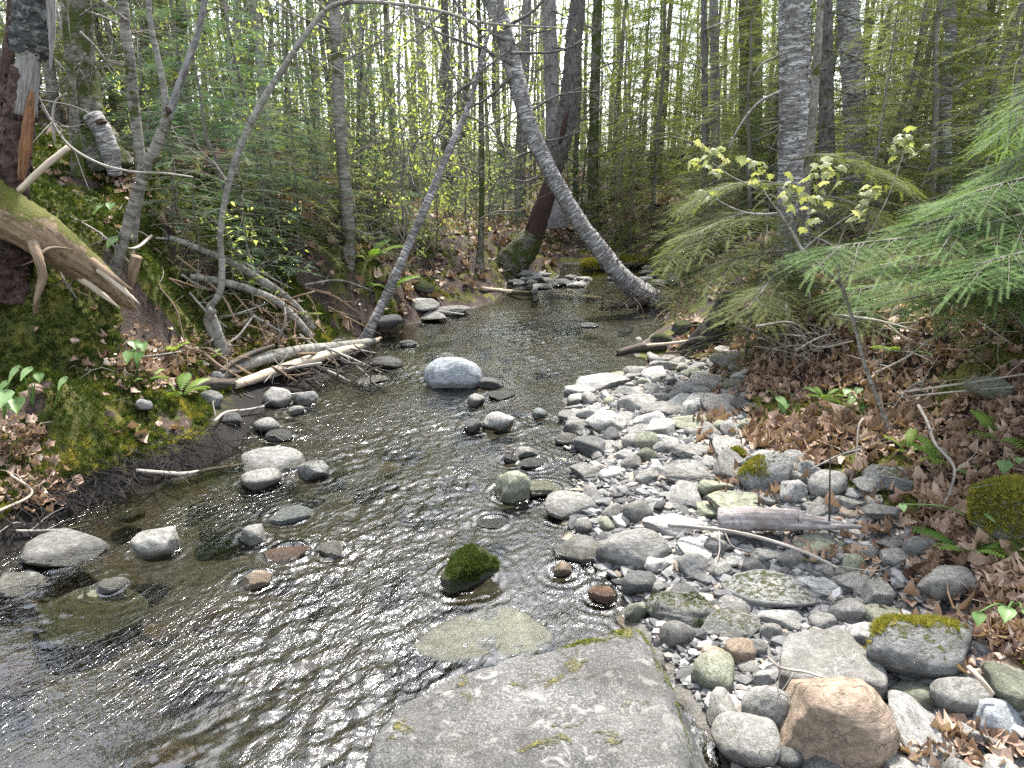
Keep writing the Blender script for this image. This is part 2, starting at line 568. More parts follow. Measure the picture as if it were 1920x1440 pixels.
# ------------------------------------------------------------------ terrain: heights through points read on the ground
GP = [  # (px, py, z)  pixel on ground + height
    # left waterline
    (-250, 1180, .0), (0, 1040, .0), (120, 965, 0), (250, 905, 0), (380, 872, 0), (440, 818, 0), (490, 775, 0), (570, 735, 0),
    (640, 695, 0), (690, 655, 0), (720, 617, 0), (800, 598, 0), (870, 582, 0), (930, 561, 0), (945, 537, 0), (972, 519, 0),
    # bed
    (200, 1100, -.13), (0, 1300, -.16), (300, 1300, -.15), (600, 1300, -.13), (600, 1100, -.13), (500, 1000, -.12), (600, 900, -.12),
    (800, 1000, -.12), (750, 850, -.12), (850, 760, -.12), (800, 680, -.12), (900, 640, -.12), (1000, 700, -.11), (1100, 640, -.12),
    (1000, 595, -.12), (1150, 590, -.11), (1050, 545, -.1), (1150, 525, -.1), (950, 1050, -.1), (1050, 1130, -.08), (1000, 900, -.08),
    (985, 820, -.08), (1250, 512, -.06), (1200, 503, -.06), (1120, 508, -.06), (1060, 520, -.06), (1290, 500, -.02), (800, 1300, -.12), (1000, 1250, -.1), (600, 1500, -.13), (1000, 1500, -.1), (100, 1500, -.16),
    # right waterline
    (1290, 538, 0), (1278, 575, 0), (1245, 608, 0), (1190, 655, 0), (1165, 690, 0), (1085, 727, 0), (1045, 790, 0), (1085, 840, 0),
    (1110, 900, 0), (1060, 970, 0), (1105, 1040, 0), (1165, 1110, 0), (1200, 1170, 0), (1290, 1290, 0), (1340, 1400, 0),
    # gravel bar
    (1250, 720, .07), (1350, 720, .11), (1200, 800, .06), (1330, 820, .11), (1250, 900, .08), (1400, 900, .15), (1200, 980, .04),
    (1350, 980, .09), (1500, 980, .15), (1300, 1080, .05), (1500, 1080, .09), (1650, 1100, .12), (1350, 1180, .03), (1500, 1200, .06),
    (1650, 1200, .08), (1450, 1350, .02), (1600, 1400, .03), (1800, 1400, .07), (1900, 1300, .13),
    # right bank
    (1375, 660, .15), (1420, 780, .19), (1480, 860, .2), (1620, 900, .25), (1740, 1030, .21), (1820, 1150, .2), (1920, 1200, .24),
    (1330, 610, .22), (1450, 620, .45), (1600, 600, .65), (1750, 600, .75), (1900, 600, .85), (1600, 700, .42), (1750, 700, .5), (1900, 720, .62),
    (1600, 800, .3), (1750, 800, .38), (1900, 820, .5), (1750, 900, .3), (1920, 950, .42), (1400, 520, .55), (1500, 520, .65), (1700, 520, .85),
    (1900, 520, .95), (1350, 480, .6), (1310, 515, .2), (1200, 478, .1), (1100, 480, .08), (1030, 484, .1), (1000, 468, .35), (1000, 440, .5), (850, 500, .35), (900, 470, .5),
    # left bank
    (640, 612, .12), (560, 640, .2), (450, 690, .14), (560, 560, .45), (480, 520, .7), (600, 480, .75), (700, 520, .38), (700, 440, .85),
    (350, 600, .5), (300, 520, .85), (250, 440, 1.12), (100, 450, 1.15), (0, 500, 1.0), (100, 760, .30), (250, 780, .23), (350, 800, .16),
    (0, 800, .28), (100, 860, .2), (200, 700, .36), (330, 700, .28), (100, 700, .45), (200, 620, .65), (50, 620, .78), (300, 640, .45),
    (0, 900, .2), (400, 780, .1), (0, 960, .12), (-200, 1000, .2), (-300, 700, .7), (420, 640, .32),
]
GY = [  # (px, py, Y)  pixel on ground + depth, for points near eye level
    (0, 390, 4.3), (110, 350, 4.9), (250, 310, 6.0), (0, 260, 5.6), (400, 340, 8), (600, 330, 12), (800, 410, 14), (1000, 390, 18), (1300, 405, 13),
    (680, 385, 9.3), (1500, 380, 11), (1750, 380, 9), (1900, 400, 7), (200, 240, 9), (450, 270, 14),
]
GW = [  # world points around and beyond
    (-8, 10, 2.6), (-20, 12, 4), (-16, 30, 3.5), (0, 30, 1.3), (15, 30, 1.2), (20, 10, 1.3), (0, 60, 2.2), (9, 5, 1.2), (8, 14, 1.0), (-40, 20, 6), (40, 20, 2),
    (-30, 60, 5), (30, 60, 3), (0, -3, .0), (-4, -3, .8), (4, -3, .45), (-10, -10, 1.5), (10, -10, 1.2), (0, -12, .2), (-8, 3, 2.0), (7, 1, .9), (4.5, .5, .5),
    (-3.6, 1.2, .5), (-6, 0, 1.5), (2.2, .6, .06), (0, .5, -.08), (-1.5, .5, -.14), (-2.6, .8, .0), (40, -10, 2), (-40, -10, 4), (5, 10, .8), (3.9, 8, .75),
    (-5, 5.5, 1.9), (-4, 8, 1.6), (3.2, 11.2, .15), (4.6, 11.8, .0), (6.5, 12.5, .4),
]
_pts = np.array([G(*p) for p in GP] + [P(*p) for p in GY] + [np.array(p, float) for p in GW])


def _wx(x, y):   # ease far distances so that the fit stays calm
    return np.sign(x) * np.log1p(np.abs(x) / 3.0) * 3, np.sign(y) * np.log1p(np.abs(y) / 6.0) * 6


def _tps(r2):
    return np.where(r2 > 1e-12, 0.5 * r2 * np.log(np.maximum(r2, 1e-12)), 0)


_cx, _cy = _wx(_pts[:, 0], _pts[:, 1])
_n = len(_cx)
_K = _tps((_cx[:, None] - _cx) ** 2 + (_cy[:, None] - _cy) ** 2) + np.eye(_n) * .012
_Pm = np.stack([np.ones(_n), _cx, _cy], 1)
_A = np.block([[_K, _Pm], [_Pm.T, np.zeros((3, 3))]])
_w = np.linalg.solve(_A, np.concatenate([_pts[:, 2], np.zeros(3)]))


def zbase(x, y):
    x, y = np.asarray(x, float), np.asarray(y, float)
    sh = x.shape
    X, Y = _wx(x.ravel(), y.ravel())
    out = np.empty(len(X))
    for i in range(0, len(X), 20000):
        a, b = X[i:i + 20000], Y[i:i + 20000]
        out[i:i + 20000] = _tps((a[:, None] - _cx) ** 2 + (b[:, None] - _cy) ** 2) @ _w[:_n] + _w[_n] + a * _w[_n + 1] + b * _w[_n + 2]
    return out.reshape(sh)


_rs = np.random.RandomState(3)
_waves = [(2 * math.pi / L, _rs.rand() * 6.28, _rs.rand() * 6.28, L) for L in (1.7, 1.1, .75, .5, .36, .26, .18, .13, .09) for _ in range(5)]


def bumpy(x, y):
    s = 0
    for f, a, ph, L in _waves:
        s = s + (L ** .75) * .8 * np.sin(f * (x * math.cos(a) + y * math.sin(a)) + ph + 1.3 * np.sin(f * .6 * (y * math.cos(a) - x * math.sin(a)) + ph * 2))
    return s / 5


def sstep(v, a, b):
    t = np.clip((v - a) / (b - a), 0, 1)
    return t * t * (3 - 2 * t)


def zground(x, y):
    z = zbase(x, y)
    bank = sstep(z, .1, .45)
    left = sstep(-x, 1.0, 2.0) * sstep(9 - y, 0, 2)
    return z + bumpy(x, y) * (.012 + .03 * bank + .045 * bank * left)


def hit(px, py, dz=0.0):
    """where the sight line of a pixel meets the ground raised by dz"""
    d = ray(px, py)
    ts = np.concatenate([np.linspace(1.2, 6, 400), np.linspace(6.02, 45, 900)])
    q = CAMP + d * ts[:, None]
    below = q[:, 2] < zground(q[:, 0], q[:, 1]) + dz
    i = int(np.argmax(below)) if below.any() else len(ts) - 1
    return q[i]


def axis_coords(a, lo, hi, n):
    t = np.linspace(math.asinh(lo / a), math.asinh(hi / a), n)
    return a * np.sinh(t)


xs = axis_coords(2.2, -60, 60, 560)
ys = 2.5 + axis_coords(1.6, -32, 75, 560)
XX, YY = np.meshgrid(xs, ys)
ZZ = zground(XX, YY)
tb = MB()
nx, ny = len(xs), len(ys)
ii = (np.arange(ny - 1)[:, None] * nx + np.arange(nx - 1)[None]).ravel()
tb.add(np.stack([XX, YY, ZZ], -1), np.stack([ii, ii + 1, ii + nx + 1, ii + nx], -1))

# zones: stony (channel and bar), moss, litter
GRAVEL_PX = [(1170, 690), (1260, 668), (1365, 690), (1400, 780), (1395, 860), (1490, 930), (1600, 985), (1700, 1050), (1770, 1160), (1850, 1280), (1960, 1390), (2100, 1600),
             (1500, 1600), (1340, 1330), (1240, 1190), (1150, 1060), (1060, 990), (1090, 930), (1050, 800), (1080, 725)]
GRAVEL = np.array([G(a, b, .06)[:2] for a, b in GRAVEL_PX])


def inpoly(poly, x, y):
    x, y = np.asarray(x), np.asarray(y)
    r = np.zeros(x.shape, bool)
    j = len(poly) - 1
    for i in range(len(poly)):
        xi, yi = poly[i]
        xj, yj = poly[j]
        c = ((yi > y) != (yj > y)) & (x < (xj - xi) * (y - yi) / (yj - yi + 1e-12) + xi)
        r ^= c
        j = i
    return r


stony = np.maximum(inpoly(GRAVEL, XX, YY).astype(float), 1 - sstep(zbase(XX, YY), -.02, .03))
leftz = sstep(-XX, .9, 1.5) * sstep(7.5 - YY, 0, 1.5)
bp = bumpy(XX * 1.7 + 5, YY * 1.7)
mossz = leftz * sstep(bp + .75 - .28 * sstep(-XX, 2.6, 4.5) * sstep(ZZ, .9, 1.4), 0, .5)
mossz = np.maximum(mossz, (1 - leftz) * sstep(bp - .12, 0, .3) * .8)
me_t = tb.mesh("ground", None)
for nm, arr in (("stony", stony), ("mossz", mossz)):
    a = me_t.attributes.new(nm, 'FLOAT', 'POINT')
    a.data.foreach_set("value", arr.ravel().astype(np.float32))

k = NT("forest_floor")
pp = k.pos()
f1 = k.noise(pp, 9, 6, .7)
f2 = k.noise(pp, 70, 5, .7)
f3 = k.noise(pp, 28, 5, .65, .5)
litter = k.mix(k.ramp(f3, [(.3, 0.0), (.7, 1.0)]), (.015, .011, .008), (.07, .05, .039))
litter = k.mix(k.ramp(f2, [(.55, 0.0), (.7, .6)]), litter, (.17, .12, .095))
mossc = k.mix(k.ramp(f2, [(.3, 0.0), (.7, 1.0)]), (.014, .02, .004), (.085, .10, .018))
mossc = k.mix(k.ramp(f1, [(.45, 0.0), (.62, .7)]), mossc, (.13, .105, .02))
mossc = k.mix(k.ramp(f3, [(.56, 0.0), (.66, .75)]), mossc, (.025, .018, .012))
mm = k.smooth(k.math('ADD', k.attr('mossz'), k.math('MULTIPLY_ADD', f1, .8, -.4)), .3, .6)
c = k.mix(mm, litter, mossc)
pxyz = k.sep(pp)
# black peat where the left bank is cut near the water
peat = k.math('MULTIPLY', k.smooth(k.math('MULTIPLY', pxyz[0], -1), .9, 1.3), k.math('SUBTRACT', 1, k.smooth(k.math('MULTIPLY_ADD', f1, .16, pxyz[2]), .13, .26)))
sand = k.mix(k.ramp(k.noise(pp, 160, 4, .7), [(.35, 0.0), (.65, 1.0)]), (.055, .052, .05), (.2, .195, .185))
bedc = k.mix(k.ramp(f3, [(.35, 0.0), (.65, 1.0)]), (.028, .027, .021), (.11, .102, .08))
bedc = k.mix(k.ramp(f1, [(.52, 0.0), (.68, .6)]), bedc, (.10, .062, .034))
sb = k.mix(k.smooth(pxyz[2], -.01, .02), bedc, sand)
st = k.smooth(k.math('ADD', k.attr('stony'), k.math('MULTIPLY_ADD', f1, .6, -.3)), .4, .6)
c = k.mix(st, c, sb)
peat = k.math('MULTIPLY', peat, k.smooth(pxyz[2], -.03, .0))
peat = k.math('MULTIPLY', peat, k.math('SUBTRACT', 1, k.smooth(pxyz[1], 6.2, 7)))
c = k.mix(peat, c, k.mix(f2, (.002, .0018, .0015), (.012, .0095, .0075)))
h = k.math('ADD', k.math('MULTIPLY', f2, .8), f3)
MGROUND = k.finish(k.bsdf(c, .85, k.bump(h, .9, .02), .2))
me_t.materials.append(MGROUND)
ground = bpy.data.objects.new("ground", me_t)
COL.objects.link(ground)
tag(ground, "forest floor with stream bed, gravel bar and mossy banks", kind="structure")


# ------------------------------------------------------------------ rocks
import bmesh


def ico(sub):
    bm = bmesh.new()
    bmesh.ops.create_icosphere(bm, subdivisions=sub, radius=1)
    v = np.array([x.co[:] for x in bm.verts])
    t = np.array([[q.index for q in f.verts] for f in bm.faces])
    bm.free()
    return unit(v), t


ICO = {s: ico(s) for s in (1, 2, 3, 4, 5, 6)}


def wob(v, seed, f0, octs=4, gain=.55):
    r = np.random.RandomState(seed)
    s, a, f = 0, 1.0, f0
    for o in range(octs):
        for _ in range(4):
            d = unit(r.randn(3)) * f * r.uniform(.7, 1.3)
            e = unit(r.randn(3)) * f * r.uniform(.5, 1.2)
            s = s + a * .3 * np.sin(v @ d + r.rand() * 6.28 + 1.2 * np.sin(v @ e + r.rand() * 6.28))
        a *= gain
        f *= 2.0
    return s


def rock_verts(seed, sub, shape):
    """unit box rock: 'round', 'angular', 'flat' """
    r = np.random.RandomState(seed)
    d, t = ICO[sub]
    if shape == 'round':
        n, p, lo = 13, 7, .7
    elif shape == 'flat':
        n, p, lo = 10, 45, .55
    else:
        n, p, lo = 12, 60, .58
    if shape == 'angular':
        gi = np.arange(n) + .5
        ph_ = np.arccos(1 - 2 * gi / n)
        th_ = 3.883 * gi
        N = unit(np.stack([np.cos(th_) * np.sin(ph_), np.sin(th_) * np.sin(ph_), np.cos(ph_)], 1) + r.randn(n, 3) * .33)
    else:
        N = unit(r.randn(n, 3))
    if shape == 'flat':
        N[0] = unit(np.array([.1 * r.randn(), .1 * r.randn(), 1]))
        N[1] = -N[0]
        N[2:, 2] *= .4
        N = unit(N)
    h = r.uniform(lo, 1.0, n)
    dd = np.maximum(d @ N.T, 0) / h
    rad = (np.sum(dd ** p, 1) + (.92 ** p)) ** (-1 / p)
    rad = rad * (1 + (.05 if shape == 'round' else .06) * wob(d, seed + 1, 2.2, 3) + (.014 if shape == 'round' else .022) * wob(d, seed + 2, 9, 4, .7))
    v = d * rad[:, None]
    lo_, hi_ = v.min(0), v.max(0)
    return (v - (lo_ + hi_) / 2) / ((hi_ - lo_) / 2), t


_rock_cache = {}


def rock_mesh(seed, sub, shape, mat):
    key = (seed, sub, shape)
    if key not in _rock_cache:
        v, t = rock_verts(seed, sub, shape)
        mb = MB()
        mb.add(v, None, t)
        _rock_cache[key] = mb.mesh("stone", M['rock'], True)
    return _rock_cache[key]


EMERG = []
STONES = []     # (x, y, radius) already taken


def put_rock(name, mesh, loc, size, yaw, tilt, mat):
    o = bpy.data.objects.new(name, mesh)
    COL.objects.link(o)
    o.location = loc
    o.scale = (size[0] / 2, size[1] / 2, size[2] / 2)
    o.rotation_euler = (tilt[0], tilt[1], yaw)
    o.material_slots[0].link = 'OBJECT'
    o.material_slots[0].material = mat
    return o


_seed = [100]


def stone(px, py, w, h, mat, shape, label, cat="stone", name=None, yaw=None, tilt=(0, 0), sub=None, under=False, dr=.8, seed=None, sink=.3, group=None, hmax=.85):
    _seed[0] += 1
    if any(w_ in label for w_ in ("awash", " low ", "half under", "barely", "low black")):
        sink = .46
    seed = seed or _seed[0]
    r = np.random.RandomState(seed * 3 + 1)
    p = hit(px, py + .2 * h)
    if under:
        p = G(px, py, -.05)
    zg = float(zground(p[0], p[1])) if not under else -.1
    if not under:
        zg = max(zg, -.004)
    H = .1
    for _ in range(3):
        m = mpp(p)
        W = w * m
        dv = CAMP - p
        al = math.asin(dv[2] / np.linalg.norm(dv))
        hm = h * m
        D = min(W * dr, .85 * hm / math.sin(al))
        Hh = math.sqrt(max(hm * hm - (D * math.sin(al)) ** 2, 0)) / math.cos(al)
        H = min(max(Hh, .22 * W), hmax * W)
        # visible part: sunk share hides the lower end, so grow a little
        zc = -.012 - H / 2 if under else zg + H * (.5 - sink)
        p = G(px, py + .05 * h, zc)
    yaw = r.uniform(-.25, .25) if yaw is None else yaw
    sub = sub or (5 if w > 90 else 4 if w > 40 else 3)
    nm = name or ("boulder" if cat == "boulder" else "stone")
    o = put_rock(nm, rock_mesh(seed, sub, shape, mat), p, (W * 1.03, D * 1.05, H * 1.1), yaw, tilt, M[mat])
    tag(o, label, cat, group)
    STONES.append((p[0], p[1], .5 * max(W, D)))
    if not under:
        EMERG.append(STONES[-1])
    return o


def slab_rock(name, label, cat, outline_px, z, Hs, mat, flare=1.06, tilt=(0, 0), seed=1, rough=.02, roll=.16, zbot=-.3, moss_group=None):
    """rock with a given top outline (pixels read at height z), a gently domed top and a rounded side"""
    O = np.array([G(a, b, z)[:2] for a, b in outline_px])
    n = 160
    OO = spline(np.vstack([O, O[:1]]), n + 1)[:n]
    OO = np.column_stack([OO, np.zeros(n)])[:, :2]
    c = OO.mean(0)
    size = np.sqrt(np.prod(OO.max(0) - OO.min(0)))
    prof = [(s, 0.0) for s in np.linspace(.03, .8, 26)] + [(.8 + .2 * math.sin(a), -(1 - math.cos(a)) * roll * size) for a in np.linspace(.1, 1.35, 16)] + \
           [(1.0 + (flare - 1) * q, -roll * size * .8 - q * (z - zbot)) for q in np.linspace(.08, 1, 16)]
    V = []
    for s, dz in prof:
        xy = c + (OO - c) * s
        zz = z + roll * size * .35 + dz + (xy[:, 0] - c[0]) * tilt[0] + (xy[:, 1] - c[1]) * tilt[1]
        V.append(np.column_stack([xy, zz]))
    V.append(np.array([[c[0], c[1], z + roll * size * .35]]))
    m = len(prof)
    V = np.vstack(V)
    i = (np.arange(m - 1)[:, None] * n)
    j = np.arange(n)[None]
    j2 = (j + 1) % n
    q = np.stack([i + j, i + n + j, i + n + j2, i + j2], -1).reshape(-1, 4)
    jj = np.arange(n)
    t = np.stack([np.full(n, m * n), jj, (jj + 1) % n], -1)
    d = V - np.array([c[0], c[1], z - .1])
    du = unit(d)
    V = V + du * (rough * size * wob(V / size, seed, 4, 3) + rough * .35 * size * wob(V / size, seed + 5, 18, 4, .7))[:, None]
    mb = MB()
    mb.add(V, q, t)
    o = mb.build(name, M[mat], origin=np.array([c[0], c[1], 0]))
    tag(o, label, cat)
    STONES.append((c[0], c[1], size * .45))
    return o


slab_rock("boulder", "huge grey lichen-spotted boulder with moss along its back edge, at the bottom of the photo", "boulder",
          [(690, 1375), (725, 1322), (800, 1285), (920, 1250), (1045, 1222), (1130, 1200), (1204, 1189), (1240, 1240), (1278, 1335), (1302, 1440), (1310, 1600), (1150, 1850), (800, 1850), (680, 1620), (672, 1460)],
          .285, .3, 'boulder', flare=1.38, tilt=(.13, -.04), seed=5, rough=.03, roll=.13, zbot=-.12)
STONES.extend([(G(a, b, .1)[0], G(a, b, .1)[1], .12) for a, b in [(1280, 1260), (1310, 1330), (1330, 1400), (1345, 1460), (1000, 1350), (1150, 1300), (850, 1350)]])

slab_rock("stone", "wide flat grey slate slab with a twig lying on it", "stone",
          [(1465, 1262), (1470, 1195), (1505, 1180), (1585, 1178), (1610, 1205), (1655, 1245), (1658, 1285), (1600, 1275), (1530, 1282)],
          .13, .1, 'rock', flare=1.03, seed=9, rough=.012, roll=.045, zbot=.0)
slab_rock("boulder", "large pale olive boulder just under the water behind the huge grey boulder", "boulder",
          [(760, 1215), (800, 1180), (870, 1150), (920, 1132), (970, 1140), (1010, 1165), (1045, 1195), (1010, 1225), (920, 1235), (830, 1240)],
          -.004, .1, 'rock_olive', flare=1.1, seed=12, rough=.02, roll=.045, zbot=-.25)

